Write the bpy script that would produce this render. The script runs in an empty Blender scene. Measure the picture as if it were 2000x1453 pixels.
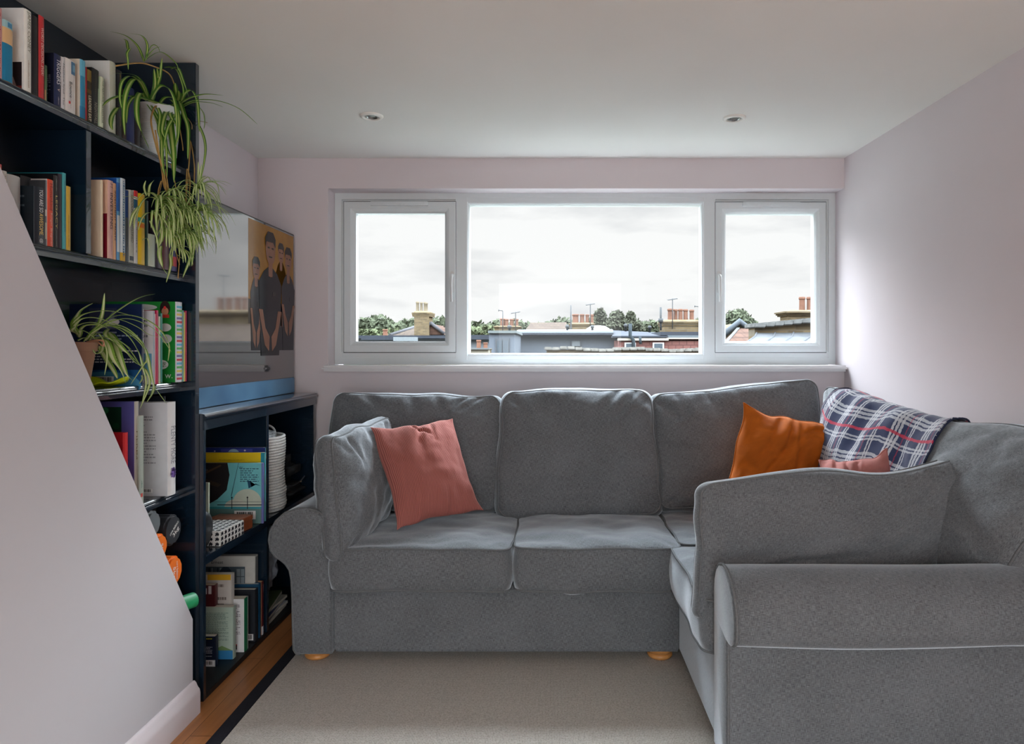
import bpy, bmesh, math, random
from mathutils import Vector, Matrix, noise
from mathutils.bvhtree import BVHTree
random.seed(7)
SC = bpy.context.scene
COL = SC.collection

# ------------------------------------------------------------------ camera
F, CX, CY, H = 1333.0, 1080.0, 680.0, 1.25        # focal length in px, vanishing point, eye height
cam = bpy.data.objects.new('camera', bpy.data.cameras.new('camera'))
COL.objects.link(cam)
cam.location = (0, 0, H)
cam.rotation_euler = (math.radians(90), 0, 0)
cam.data.sensor_width = 36.0
cam.data.lens = 36.0 * F / 2000.0
cam.data.shift_x = -(CX - 1000) / 2000.0
cam.data.shift_y = -(726.5 - CY) / 2000.0
cam.data.clip_start = 0.05
cam.data.clip_end = 500
SC.camera = cam
SC.view_settings.view_transform = 'Standard'
SC.view_settings.look = 'None'
SC.view_settings.gamma = 1.0
SC.view_settings.use_curve_mapping = False
SC.view_settings.exposure = 0.34

# ------------------------------------------------------------------ sky (overcast, brighter overhead)
W = bpy.data.worlds.new('overcast_sky'); SC.world = W; W.use_nodes = True
nt = W.node_tree; nt.nodes.clear()
N = nt.nodes.new; L = nt.links.new
out = N('ShaderNodeOutputWorld'); bg = N('ShaderNodeBackground'); L(bg.outputs[0], out.inputs[0])
tc = N('ShaderNodeTexCoord'); mp = N('ShaderNodeMapping'); mp.inputs['Scale'].default_value = (2.2, 2.2, 9.0)
L(tc.outputs['Generated'], mp.inputs[0])
nz = N('ShaderNodeTexNoise'); nz.inputs['Scale'].default_value = 1.9; nz.inputs['Detail'].default_value = 6; nz.inputs['Roughness'].default_value = .5
L(mp.outputs[0], nz.inputs[0])
cr = N('ShaderNodeValToRGB'); e = cr.color_ramp.elements
e[0].position = .30; e[0].color = (.74, .75, .77, 1); e[1].position = .50; e[1].color = (1.0, 1.0, 1.0, 1)
L(nz.outputs[0], cr.inputs[0])
sp = N('ShaderNodeSeparateXYZ'); L(tc.outputs['Generated'], sp.inputs[0])
mr = N('ShaderNodeMapRange'); mr.inputs['From Min'].default_value = .205; mr.inputs['From Max'].default_value = .75
mr.inputs['To Min'].default_value = .79; mr.inputs['To Max'].default_value = 29
L(sp.outputs['Z'], mr.inputs['Value'])
tint = N('ShaderNodeMix'); tint.data_type = 'RGBA'; tint.blend_type = 'MULTIPLY'; tint.inputs[0].default_value = 1
L(cr.outputs[0], tint.inputs[6])
hr = N('ShaderNodeValToRGB'); hr.color_ramp.elements[0].position = .25; hr.color_ramp.elements[0].color = (1, 1, 1, 1)
hr.color_ramp.elements[1].position = .7; hr.color_ramp.elements[1].color = (.86, .95, 1.05, 1)
L(sp.outputs['Z'], hr.inputs[0]); L(hr.outputs[0], tint.inputs[7])
L(tint.outputs[2], bg.inputs[0]); L(mr.outputs[0], bg.inputs[1])

# daylight entering through the glazed doors in the rear wall, behind the camera
def area(name, loc, rot, sx, sy, power, col):
    d = bpy.data.lights.new(name, 'AREA'); d.shape = 'RECTANGLE'; d.size = sx; d.size_y = sy; d.energy = power; d.color = col
    o = bpy.data.objects.new(name, d); COL.objects.link(o); o.location = loc; o.rotation_euler = rot
    return o
area('rear_window_daylight', (.10, -2.3, 1.25), (math.radians(90), 0, 0), 1.75, 1.85, 40, (.95, .98, 1.0))

# ------------------------------------------------------------------ coordinates
def P(px, py, Y):                      # point at depth Y
    return Vector(((px - CX) / F * Y, Y, H - (py - CY) / F * Y))
def PX(px, py, X):                     # point on the plane x = X
    Y = X * F / (px - CX)
    return Vector((X, Y, H - (py - CY) / F * Y))
def YX(px, X): return X * F / (px - CX)

# ------------------------------------------------------------------ materials
def lin(c):
    r = []
    for v in c[:3]:
        v /= 255.0
        r.append(v / 12.92 if v <= .04045 else ((v + .055) / 1.055) ** 2.4)
    return tuple(r) + (1,)
MC = {}
def base(name):
    m = bpy.data.materials.new(name); m.use_nodes = True
    n = m.node_tree.nodes; b = n['Principled BSDF']
    return m, m.node_tree, b
def mat(c, rough=.6, name=None, var=.06, scale=30, metal=0, bump=0, emit=0, spec=.5, coat=0):
    key = (tuple(c), rough, var, scale, metal, bump, emit, spec, coat)
    if key in MC: return MC[key]
    m, t, b = base(name or 'paint_%02x%02x%02x' % tuple(int(x) for x in c[:3]))
    b.inputs['Roughness'].default_value = rough; b.inputs['Metallic'].default_value = metal
    b.inputs['Specular IOR Level'].default_value = spec
    if coat: b.inputs['Coat Weight'].default_value = coat
    l = lin(c)
    tcn = t.nodes.new('ShaderNodeTexCoord'); nn = t.nodes.new('ShaderNodeTexNoise')
    nn.inputs['Scale'].default_value = scale; nn.inputs['Detail'].default_value = 4
    t.links.new(tcn.outputs['Object'], nn.inputs[0])
    r = t.nodes.new('ShaderNodeValToRGB'); e = r.color_ramp.elements
    e[0].position = .3; e[1].position = .7
    e[0].color = tuple(min(1, x * (1 - var)) for x in l[:3]) + (1,)
    e[1].color = tuple(min(1, x * (1 + var)) for x in l[:3]) + (1,)
    t.links.new(nn.outputs[0], r.inputs[0]); t.links.new(r.outputs[0], b.inputs['Base Color'])
    if bump:
        bp = t.nodes.new('ShaderNodeBump'); bp.inputs['Strength'].default_value = bump; bp.inputs['Distance'].default_value = .002
        t.links.new(nn.outputs[0], bp.inputs['Height']); t.links.new(bp.outputs[0], b.inputs['Normal'])
    if emit:
        t.links.new(r.outputs[0], b.inputs['Emission Color']); b.inputs['Emission Strength'].default_value = emit
    MC[key] = m
    return m

def fabric(name, c1, c2, scale=420, bump=.35, slub=.5, rough=.95):
    m, t, b = base(name)
    b.inputs['Roughness'].default_value = rough; b.inputs['Specular IOR Level'].default_value = .2
    b.inputs['Sheen Weight'].default_value = .9; b.inputs['Sheen Roughness'].default_value = .38; b.inputs['Sheen Tint'].default_value = (.85, .93, 1, 1)
    nn = t.nodes.new; lk = t.links.new
    tcn = nn('ShaderNodeTexCoord')
    def tex(sc):
        mpn = nn('ShaderNodeMapping'); mpn.inputs['Scale'].default_value = sc; lk(tcn.outputs['UV'], mpn.inputs[0])
        q = nn('ShaderNodeTexNoise'); q.inputs['Scale'].default_value = 1; q.inputs['Detail'].default_value = 2; lk(mpn.outputs[0], q.inputs[0]); return q
    a = tex((scale, scale * .08, 1)); d = tex((scale * .08, scale, 1))
    s = nn('ShaderNodeMath'); s.operation = 'ADD'; lk(a.outputs[0], s.inputs[0]); lk(d.outputs[0], s.inputs[1])
    g = nn('ShaderNodeTexNoise'); g.inputs['Scale'].default_value = 5; g.inputs['Detail'].default_value = 3; lk(tcn.outputs['UV'], g.inputs[0])
    s2 = nn('ShaderNodeMath'); s2.operation = 'MULTIPLY_ADD'; lk(g.outputs[0], s2.inputs[0]); s2.inputs[1].default_value = .25; lk(s.outputs[0], s2.inputs[2])
    r = nn('ShaderNodeValToRGB'); e = r.color_ramp.elements
    e[0].position = .92 - .0; e[0].color = lin(c1); e[1].position = 1.0 ; e[1].color = lin(c2)
    mr_ = nn('ShaderNodeMapRange'); mr_.inputs['From Min'].default_value = .85; mr_.inputs['From Max'].default_value = 1.4
    lk(s2.outputs[0], mr_.inputs['Value']); e[0].position = .15; e[1].position = .85
    lk(mr_.outputs[0], r.inputs[0]); lk(r.outputs[0], b.inputs['Base Color'])
    bp = nn('ShaderNodeBump'); bp.inputs['Strength'].default_value = bump; bp.inputs['Distance'].default_value = .0015
    lk(s.outputs[0], bp.inputs['Height']); lk(bp.outputs[0], b.inputs['Normal'])
    return m

# ------------------------------------------------------------------ mesh helpers
def mk(name, bm, m, parent=None, smooth=False, auto=None):
    me = bpy.data.meshes.new(name)
    bmesh.ops.recalc_face_normals(bm, faces=bm.faces)
    bm.to_mesh(me); bm.free()
    o = bpy.data.objects.new(name, me); COL.objects.link(o)
    for x in (m if isinstance(m, (list, tuple)) else [m]): me.materials.append(x)
    if smooth or auto:
        for p in me.polygons: p.use_smooth = True
    if auto:
        me.set_sharp_from_angle(angle=math.radians(auto))
    if parent: o.parent = parent; o.matrix_parent_inverse = parent.matrix_world.inverted() if False else Matrix.Translation(-parent.location) if not any(parent.rotation_euler) else Matrix.Identity(4)
    return o
def thing(name, label, cat, loc=(0, 0, 0), group=None):
    o = bpy.data.objects.new(name, None); COL.objects.link(o); o.location = loc; o.empty_display_size = .05
    o['label'] = label; o['category'] = cat
    if group: o['group'] = group
    return o
def tag(o, label, cat, group=None, kind=None):
    o['label'] = label; o['category'] = cat
    if group: o['group'] = group
    if kind: o['kind'] = kind
    return o
def struct(o): o['kind'] = 'structure'; return o

def box(bm, x0, x1, y0, y1, z0, z1, mi=0, M=None):
    vs = [Vector((x, y, z)) for x in (x0, x1) for y in (y0, y1) for z in (z0, z1)]
    if M: vs = [M @ v for v in vs]
    v = [bm.verts.new(p) for p in vs]
    for f in ((0, 1, 3, 2), (4, 6, 7, 5), (0, 4, 5, 1), (2, 3, 7, 6), (0, 2, 6, 4), (1, 5, 7, 3)):
        fc = bm.faces.new([v[i] for i in f]); fc.material_index = mi
    return v
def bbox(x0, x1, y0, y1, z0, z1, bev=.003, seg=2, bm=None, mi=0, M=None):
    b = bmesh.new(); box(b, x0, x1, y0, y1, z0, z1, mi)
    if bev: bmesh.ops.bevel(b, geom=list(b.edges), offset=bev, segments=seg, affect='EDGES', clamp_overlap=True)
    for f in b.faces: f.material_index = mi
    if M: bmesh.ops.transform(b, matrix=M, verts=b.verts)
    if bm is None: return b
    me = bpy.data.meshes.new('tmp'); b.to_mesh(me); b.free(); bm.from_mesh(me); bpy.data.meshes.remove(me)
    return bm
def tube(bm, pts, r, closed=False, n=8, mi=0, taper=None):
    pts = [Vector(p) for p in pts]; k = len(pts); rings = []
    prev = None
    for i, p in enumerate(pts):
        a = pts[(i - 1) % k] if (closed or i > 0) else p
        b = pts[(i + 1) % k] if (closed or i < k - 1) else p
        t = (b - a).normalized() if (b - a).length > 1e-9 else Vector((0, 0, 1))
        if prev is None:
            up = Vector((0, 0, 1)) if abs(t.z) < .9 else Vector((1, 0, 0))
            u = t.cross(up).normalized()
        else:
            u = (prev - t * prev.dot(t)).normalized()
        prev = u; w = t.cross(u)
        rr = r if taper is None else r * taper(i / max(1, k - 1))
        rings.append([bm.verts.new(p + (u * math.cos(2 * math.pi * j / n) + w * math.sin(2 * math.pi * j / n)) * rr) for j in range(n)])
    for i in range(k if closed else k - 1):
        A, B = rings[i], rings[(i + 1) % k]
        if closed and i == k - 1:                       # match seam twist
            best = min(range(n), key=lambda s: (A[0].co - B[s].co).length)
            B = B[best:] + B[:best]
        for j in range(n):
            f = bm.faces.new((A[j], A[(j + 1) % n], B[(j + 1) % n], B[j])); f.material_index = mi; f.smooth = True
    if not closed:
        for R in (rings[0], rings[-1]):
            f = bm.faces.new(R if R is rings[-1] else R[::-1]); f.material_index = mi
def lathe(bm, prof, c, n=32, mi=0, M=None, cap=True):
    rings = []
    for (r, z) in prof:
        rings.append([Vector((r * math.cos(2 * math.pi * j / n), r * math.sin(2 * math.pi * j / n), z)) for j in range(n)])
    c = Vector(c); vr = []
    for R in rings: vr.append([bm.verts.new((M @ v if M else v) + c) for v in R])
    for i in range(len(vr) - 1):
        for j in range(n):
            f = bm.faces.new((vr[i][j], vr[i][(j + 1) % n], vr[i + 1][(j + 1) % n], vr[i + 1][j])); f.material_index = mi; f.smooth = True
    if cap:
        for R in (vr[0][::-1], vr[-1]):
            f = bm.faces.new(R); f.material_index = mi
def prism(bm, poly, f0, f1, mi=0):     # poly: list of 2-D points; f0,f1 map a 2-D point to the two end caps
    A = [bm.verts.new(f0(p)) for p in poly]; B = [bm.verts.new(f1(p)) for p in poly]; n = len(poly)
    for i in range(n):
        f = bm.faces.new((A[i], A[(i + 1) % n], B[(i + 1) % n], B[i])); f.material_index = mi
    bm.faces.new(A[::-1]).material_index = mi; bm.faces.new(B).material_index = mi
def smooth_path(pts, n=6):             # Catmull-Rom
    pts = [Vector(p) for p in pts]; out = []
    for i in range(len(pts) - 1):
        p0 = pts[max(0, i - 1)]; p1 = pts[i]; p2 = pts[i + 1]; p3 = pts[min(len(pts) - 1, i + 2)]
        for k in range(n):
            t = k / n
            out.append(.5 * ((2 * p1) + (p2 - p0) * t + (2 * p0 - 5 * p1 + 4 * p2 - p3) * t * t + (3 * p1 - p0 - 3 * p2 + p3) * t ** 3))
    out.append(pts[-1]); return out
TXT = {}
def text_bm(bm, s, M, length=None, height=None, mi=0):
    """lettering laid in the xy plane of M, centred, fitted to length x height; ~ marks print too small to read"""
    if s[0] == '~':
        rr_ = random.Random(len(s) * 7); x = -length / 2; hh = (height or length * .1) * .5
        while x < length / 2:
            w = min(length / 2 - x, rr_.uniform(.35, .8) * hh); k = rr_.choice((.55, .8, 1)) * hh / 1.2
            bm.faces.new([bm.verts.new(M @ Vector(p)) for p in ((x, -hh / 2, 0), (x + w, -hh / 2, 0), (x + w, -hh / 2 + k, 0), (x, -hh / 2 + k, 0))]).material_index = mi
            x += w + hh * (.35 if rr_.random() < .8 else .9)
        return
    if s not in TXT:
        c = bpy.data.curves.new('t', 'FONT'); c.body = s; c.size = 1; c.resolution_u = 2
        o = bpy.data.objects.new('t', c); COL.objects.link(o)
        dg = bpy.context.evaluated_depsgraph_get(); dg.update()
        me = bpy.data.meshes.new_from_object(o.evaluated_get(dg))
        vs = [v.co.copy() for v in me.vertices]; fs = [tuple(p.vertices) for p in me.polygons]
        bpy.data.objects.remove(o); bpy.data.meshes.remove(me)
        TXT[s] = (vs, fs)
    vs, fs = TXT[s]
    if not vs: return
    x0 = min(v.x for v in vs); x1 = max(v.x for v in vs); y0 = min(v.y for v in vs); y1 = max(v.y for v in vs)
    kx = length / (x1 - x0) if length else None; ky = height / (y1 - y0) if height else None
    if kx is None: kx = ky
    if ky is None: ky = kx
    nv = [bm.verts.new(M @ Vector(((v.x - (x0 + x1) / 2) * kx, (v.y - (y0 + y1) / 2) * ky, 0))) for v in vs]
    for f in fs:
        try: bm.faces.new([nv[i] for i in f]).material_index = mi
        except ValueError: pass
def frame(o, x, y):                     # matrix with given origin, x axis, y axis
    x = Vector(x).normalized(); y = Vector(y).normalized(); z = x.cross(y)
    return Matrix(((x.x, y.x, z.x, o[0]), (x.y, y.y, z.y, o[1]), (x.z, y.z, z.z, o[2]), (0, 0, 0, 1)))

# ------------------------------------------------------------------ room shell
def wallpaint(name, c):
    m, t, b = base(name); b.inputs['Roughness'].default_value = .75; b.inputs['Specular IOR Level'].default_value = .25
    nn = t.nodes.new; lk = t.links.new
    tcn = nn('ShaderNodeTexCoord')
    n1 = nn('ShaderNodeTexNoise'); n1.inputs['Scale'].default_value = 1.3; n1.inputs['Detail'].default_value = 3; lk(tcn.outputs['Object'], n1.inputs[0])
    n2 = nn('ShaderNodeTexNoise'); n2.inputs['Scale'].default_value = 160; n2.inputs['Detail'].default_value = 2; lk(tcn.outputs['Object'], n2.inputs[0])
    r = nn('ShaderNodeValToRGB'); e = r.color_ramp.elements; l = lin(c)
    e[0].position = .3; e[0].color = tuple(x * .97 for x in l[:3]) + (1,); e[1].position = .7; e[1].color = tuple(x * 1.03 for x in l[:3]) + (1,)
    lk(n1.outputs[0], r.inputs[0]); lk(r.outputs[0], b.inputs['Base Color'])
    bp = nn('ShaderNodeBump'); bp.inputs['Strength'].default_value = .06; bp.inputs['Distance'].default_value = .001
    lk(n2.outputs[0], bp.inputs['Height']); lk(bp.outputs[0], b.inputs['Normal'])
    return m
M_wall = wallpaint('mauve_wall_paint', (207, 199, 202))
M_ceil = wallpaint('ceiling_paint', (226, 226, 222))
M_upvc = mat((204, 211, 213), .35, 'white_upvc', var=.01)
M_gloss = mat((212, 212, 214), .4, 'white_gloss_paint', var=.015)

XL, XR, YB, CZ = -1.5526, 1.534, 3.593, 2.25
def xr(Y): return XR + (YB - Y) * .023
YR = -2.45
def bx(name, *a, m=None, bev=0):
    return mk(name, bbox(*a, bev=bev), m)
# floor boards
def floor_mat():
    m, t, b = base('oak_floor_boards'); nn = t.nodes.new; lk = t.links.new
    tcn = nn('ShaderNodeTexCoord')
    mpn = nn('ShaderNodeMapping'); mpn.inputs['Rotation'].default_value = (0, 0, math.pi / 2); lk(tcn.outputs['Object'], mpn.inputs[0])
    br = nn('ShaderNodeTexBrick'); br.inputs['Scale'].default_value = 1; br.inputs['Brick Width'].default_value = 1.1; br.inputs['Row Height'].default_value = .13
    br.inputs['Mortar Size'].default_value = .0012; br.inputs['Color1'].default_value = lin((166, 110, 64)); br.inputs['Color2'].default_value = lin((182, 124, 76)); br.inputs['Mortar'].default_value = lin((88, 52, 26))
    lk(mpn.outputs[0], br.inputs[0])
    mp2 = nn('ShaderNodeMapping'); mp2.inputs['Scale'].default_value = (60, 4, 4); lk(tcn.outputs['Object'], mp2.inputs[0])
    n1 = nn('ShaderNodeTexNoise'); n1.inputs['Scale'].default_value = 1; n1.inputs['Detail'].default_value = 5; lk(mp2.outputs[0], n1.inputs[0])
    mx = nn('ShaderNodeMix'); mx.data_type = 'RGBA'; mx.blend_type = 'MULTIPLY'; mx.inputs[0].default_value = .55
    r = nn('ShaderNodeValToRGB'); r.color_ramp.elements[0].color = (.55, .5, .45, 1); r.color_ramp.elements[0].position = .3; r.color_ramp.elements[1].position = .65
    lk(n1.outputs[0], r.inputs[0]); lk(br.outputs[0], mx.inputs[6]); lk(r.outputs[0], mx.inputs[7]); lk(mx.outputs[2], b.inputs['Base Color'])
    b.inputs['Roughness'].default_value = .32
    return m
struct(bx('floor', XL - .1, 1.85, YR, YB + .1, -.12, 0, m=floor_mat()))
struct(bx('ceiling', XL - .1, 1.85, YR, YB + .1, CZ, CZ + .12, m=M_ceil))
struct(bx('wall_left', XL - .12, XL, YR, YB + .1, 0, CZ, m=M_wall))
bm = bmesh.new()
prism(bm, [(xr(YR), YR), (XR - .0045, YB + .2), (XR + .2, YB + .2), (xr(YR) + .2, YR)], lambda p: Vector((p[0], p[1], 0)), lambda p: Vector((p[0], p[1], CZ)))
struct(mk('wall_right', bm, M_wall))
OX0 = (641 - CX) / 371.0; ZT = H + .841; ZS = 1.128
bm = bmesh.new()
box(bm, XL, OX0, YB, YB + .26, 0, CZ)
box(bm, OX0, XR + .01, YB, YB + .26, ZT, CZ)
box(bm, OX0, XR + .01, YB, YB + .26, 0, ZS)
struct(mk('wall_back', bm, M_wall))
bm = bmesh.new()
box(bm, XL, -.66, YR - .15, YR, 0, CZ); box(bm, 1.36, 1.85, YR - .15, YR, 0, CZ); box(bm, -.66, 1.36, YR - .15, YR, 2.16, CZ)
struct(mk('wall_rear', bm, M_wall))
# window sill board with rounded nose
bm = bbox(-1.2065, XR + .004, 3.545, 3.71, ZS, 1.160, bev=.012, seg=4)
struct(mk('trim_1', bm, M_gloss, auto=40))

# window_1 : white uPVC unit, three lights
YF = 3.70; S = F / YF
def wx(px): return (px - CX) / S
def wz(py): return H - (py - CY) / S
win = bpy.data.objects.new('window_1', None); COL.objects.link(win); win.location = (0, YF, 1.5); win['kind'] = 'structure'
def ringframe(bm, x0, x1, z0, z1, steps, yfar):
    """stepped frame: steps = [(inset, y)] from the outer edge to the glass"""
    rings = []
    for (i, y) in steps:
        rings.append([bm.verts.new((x, y, z)) for (x, z) in ((x0 + i, z0 + i), (x1 - i, z0 + i), (x1 - i, z1 - i), (x0 + i, z1 - i))])
    i = steps[-1][0]
    rings.append([bm.verts.new((x, yfar, z)) for (x, z) in ((x0 + i, z0 + i), (x1 - i, z0 + i), (x1 - i, z1 - i), (x0 + i, z1 - i))])
    rings.append([bm.verts.new((x, yfar, z)) for (x, z) in ((x0, z0), (x1, z0), (x1, z1), (x0, z1))])
    rings.append(rings[0])
    for a, b in zip(rings, rings[1:]):
        for k in range(4):
            bm.faces.new((a[k], a[(k + 1) % 4], b[(k + 1) % 4], b[k]))
X0, X1, Z0, Z1 = wx(654), XR - .003, wz(712), wz(376)
# outer frame with two mullions: three stepped rings sharing the outer rectangle
bm = bmesh.new()
for (a, b) in ((654, 903), (903, 1384), (1384, None)):
    xa = wx(a); xb = wx(b) if b else X1
    if a == 903:
        ringframe(bm, xa, xb, Z0, Z1, [(0, YF), (wx(912) - wx(903), YF), (wx(914) - wx(903), YF + .008), (wx(916.5) - wx(903), YF + .02)], YF + .07)
    else:
        ringframe(bm, xa, xb, Z0, Z1, [(0, YF), (.036, YF), (.040, YF + .006), (.048, YF + .008), (.054, YF + .016)], YF + .07)
fr = mk('outer_frame', bm, M_upvc, win)
# the centre light has deeper top and bottom rails than its mullions
bm = bmesh.new()
box(bm, wx(903), wx(1384), YF + .001, YF + .06, Z0, wz(694)); box(bm, wx(903), wx(1384), YF + .001, YF + .06, wz(395), Z1)
box(bm, X0 + .002, wx(903), YF + .0012, YF + .06, Z0 + .001, wz(686)); box(bm, wx(1384), X1 - .002, YF + .0012, YF + .06, Z0 + .001, wz(686))
bmesh.ops.bevel(bm, geom=list(bm.edges), offset=.003, segments=2, affect='EDGES')
mk('rail', bm, M_upvc, win)
bm = bmesh.new(); ringframe(bm, wx(912), wx(1374), wz(694), wz(395), [(0, YF + .004), (.006, YF + .006), (.011, YF + .016)], YF + .07)
mk('glazing_bead', bm, M_upvc, win)
M_glass = bpy.data.materials.new('window_glass'); M_glass.use_nodes = True
t = M_glass.node_tree; t.nodes.clear()
o_ = t.nodes.new('ShaderNodeOutputMaterial'); mxs = t.nodes.new('ShaderNodeMixShader'); tr = t.nodes.new('ShaderNodeBsdfTransparent'); gl = t.nodes.new('ShaderNodeBsdfGlossy')
fz = t.nodes.new('ShaderNodeFresnel'); fz.inputs[0].default_value = 1.3; gl.inputs['Roughness'].default_value = 0
tr.inputs[0].default_value = (.97, .985, .98, 1)
t.links.new(fz.outputs[0], mxs.inputs[0]); t.links.new(tr.outputs[0], mxs.inputs[1]); t.links.new(gl.outputs[0], mxs.inputs[2]); t.links.new(mxs.outputs[0], o_.inputs[0])
def pane(x0, x1, z0, z1, y, par):
    bm = bmesh.new(); v = [bm.verts.new(p) for p in ((x0, y, z0), (x1, y, z0), (x1, y, z1), (x0, y, z1))]; bm.faces.new(v)
    return mk('pane', bm, M_glass, par)
pane(wx(914), wx(1372), wz(692), wz(397), YF + .035, win)
M_dark = mat((60, 62, 64), .5, 'rubber_gasket')
for (a, b, c, d, side) in ((672, 890, 394, 688, 1), (1397, 1613, 395, 688, -1)):
    bm = bmesh.new()
    ringframe(bm, wx(a), wx(b), wz(d), wz(c), [(0, YF + .012), (0, YF - .004), (.003, YF - .007), (.036, YF - .007), (.040, YF - .004), (.046, YF - .001), (.052, YF + .003), (.060, YF + .014)], YF + .06)
    sash = mk('sash', bm, M_upvc, win)
    bm = bmesh.new(); ringframe(bm, wx(a) - .0035, wx(b) + .0035, wz(d) - .0035, wz(c) + .0035, [(0, YF + .0005), (.004, YF - .001)], YF + .004)
    mk('gasket', bm, M_dark, sash)
    pane(wx(a) + .058, wx(b) - .058, wz(d) + .058, wz(c) - .058, YF + .02, sash)
    # trickle vent
    mid = (wx(a) + wx(b)) / 2; zc = wz(c) - .013
    bm = bmesh.new()
    box(bm, mid - .155, mid + .155, YF - .022, YF - .005, zc - .011, zc + .011); box(bm, mid - .14, mid + .14, YF - .026, YF - .02, zc - .004, zc + .009)
    box(bm, mid - .007, mid + .007, YF - .031, YF - .02, zc - .008, zc + .003)
    bmesh.ops.bevel(bm, geom=list(bm.edges), offset=.002, segments=2, affect='EDGES')
    mk('trickle_vent', bm, M_upvc, sash)
    # espag handle
    hx = wx(884) if side == 1 else wx(1403)
    bm = bmesh.new()
    bbox(hx - .011, hx + .011, YF - .016, YF - .006, wz(572), wz(530), bev=.004, bm=bm)
    tube(bm, smooth_path([(hx, YF - .014, wz(538)), (hx, YF - .036, wz(541)), (hx - .001, YF - .044, wz(552)), (hx, YF - .042, wz(575)), (hx, YF - .036, wz(590))], 5), .0078, n=10, taper=lambda s: 1.15 - .35 * s)
    h = mk('handle', bm, mat((205, 208, 208), .25, 'satin_handle', var=.02), sash, auto=45); h['label'] = 'silver window handle'
    bm = bmesh.new(); lathe(bm, [(.003, -.001), (.003, 0)], (0, 0, 0), 12, M=Matrix.Rotation(math.pi / 2, 4, 'X'))
    bmesh.ops.translate(bm, verts=bm.verts, vec=(hx, YF - .0525, wz(549))); mk('keyhole', bm, M_dark, h) if False else bm.free()

# stair-side partition with a sloping top, and its skirting
XP = -1.234
bm = bmesh.new()
prism(bm, [(-.2, 0), (2.338, 0), (2.338, .322), (1.5225, 1.656), (1.16, CZ), (-.2, CZ)], lambda p: Vector((XP - .013, p[0], p[1])), lambda p: Vector((XP, p[0], p[1])))
struct(mk('wall_stair', bm, wallpaint('stair_wall_paint', (192, 190, 194))))
bm = bmesh.new()
prof = [(0, 0), (.024, 0), (.024, .070), (.022, .082), (.016, .090), (.013, .096), (.010, .104), (.004, .110), (0, .110)]
prism(bm, prof, lambda p: Vector((XP + p[0], -.2, p[1])), lambda p: Vector((XP + p[0], 2.342, p[1])))
struct(mk('baseboard_stair', bm, M_wall, auto=50))
# hidden room behind the partition is closed by the rear wall; skirting along the rest of the room
for nm, q in (('baseboard_back', (XL, XR, YB - .016, YB)),):
    struct(bx(nm, q[0], q[1], q[2], q[3], 0, .11, m=M_gloss, bev=.003))
bm = bmesh.new()
prism(bm, [(xr(YR), YR), (XR - .0, YB), (XR - .016, YB), (xr(YR) - .016, YR)], lambda p: Vector((p[0], p[1], 0)), lambda p: Vector((p[0], p[1], .11)))
struct(mk('baseboard_right', bm, M_gloss))

# two recessed ceiling downlights
def downlight(px, py, label):
    Y = (CZ - H) * F / (CY - py); c = P(px, py, Y)
    root = thing('downlight', label, 'ceiling light', (c.x, c.y, CZ), 'recessed downlights in the ceiling')
    bm = bmesh.new(); lathe(bm, [(.049, 0), (.049, -.003), (.045, -.008), (.036, -.010), (.032, -.006), (.031, .0)], (c.x, c.y, CZ), 40, cap=False)
    mk('bezel', bm, mat((225, 224, 218), .4, 'white_bezel', var=.01), root)
    bm = bmesh.new(); lathe(bm, [(.031, -.0015), (.027, -.007), (.0245, -.007), (.022, -.0015)], (c.x, c.y, CZ), 32, cap=False)
    mk('lamp_ring', bm, mat((150, 152, 150), .25, 'chrome_ring', metal=.9, var=.02), root)
    bm = bmesh.new(); lathe(bm, [(.022, -.0012), (.012, -.004), (.001, -.005)], (c.x, c.y, CZ), 24)
    mk('lamp', bm, mat((96, 98, 96), .2, 'unlit_lamp_glass', var=.05), root)
downlight(726, 226, 'small round white downlight in the ceiling on the side of the bookcase')
downlight(1434, 230, 'small round white downlight in the ceiling nearer the right wall')
# ------------------------------------------------------------------ bookcases
M_navy = mat((13, 30, 45), .22, 'navy_eggshell', var=.12, scale=14, spec=.6, coat=.7)
XS = -1.277            # shelf noses of the tall bookcase
XFp = -1.249           # front edge of its end panel
root = thing('tall_bookcase', 'tall floor-to-ceiling navy bookcase with moulded shelf edges beside the sloping partition', 'bookcase', (-1.40, 1.65, 0))
Yn, Yf = .95, 2.385
bm = bbox(XL + .001, XFp, Yf, 2.41, 0, CZ - .002, bev=.0015); mk('side_panel', bm, M_navy, root)
bm = bbox(XL + .001, XFp - .002, Yn - .022, Yn, 0, CZ - .002, bev=.0015); mk('side_panel', bm, M_navy, root)
bm = bmesh.new(); box(bm, XL + .001, XL + .012, Yn, Yf, 0, CZ - .002); mk('back_panel', bm, M_navy, root)
SH = {1: (1.880, 1.849), 2: (1.511, 1.479), 3: (1.134, 1.101), 4: (.763, .735), 5: (.10, .07)}
def shelf(zt, zb, y0, y1, par, xs=XS, xb=XL + .012):
    bm = bmesh.new(); h = zt - zb
    prof = [(xb, zb), (xs - .012, zb), (xs - .004, zb + .001), (xs, zb + .05 * h), (xs + .001, zb + h * .40), (xs - .004, zb + h * .46), (xs - .006, zb + h * .52),
            (xs - .005, zb + h * .60), (xs - .009, zb + h * .66), (xs - .010, zb + h * .74), (xs - .008, zb + h * .84), (xs - .010, zb + h * .95), (xs - .014, zt), (xb, zt)]
    prism(bm, prof, lambda p: Vector((p[0], y0, p[1])), lambda p: Vector((p[0], y1, p[1])))
    return mk('shelf', bm, M_navy, par, auto=30)
for k, (a, b) in SH.items(): shelf(a, b, Yn, Yf, root)
bm = bbox(XL + .012, XS - .004, 1.872, 1.894, SH[2][0], SH[1][1], bev=.0015); mk('divider', bm, M_navy, root)
ZTOP = SH

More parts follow.
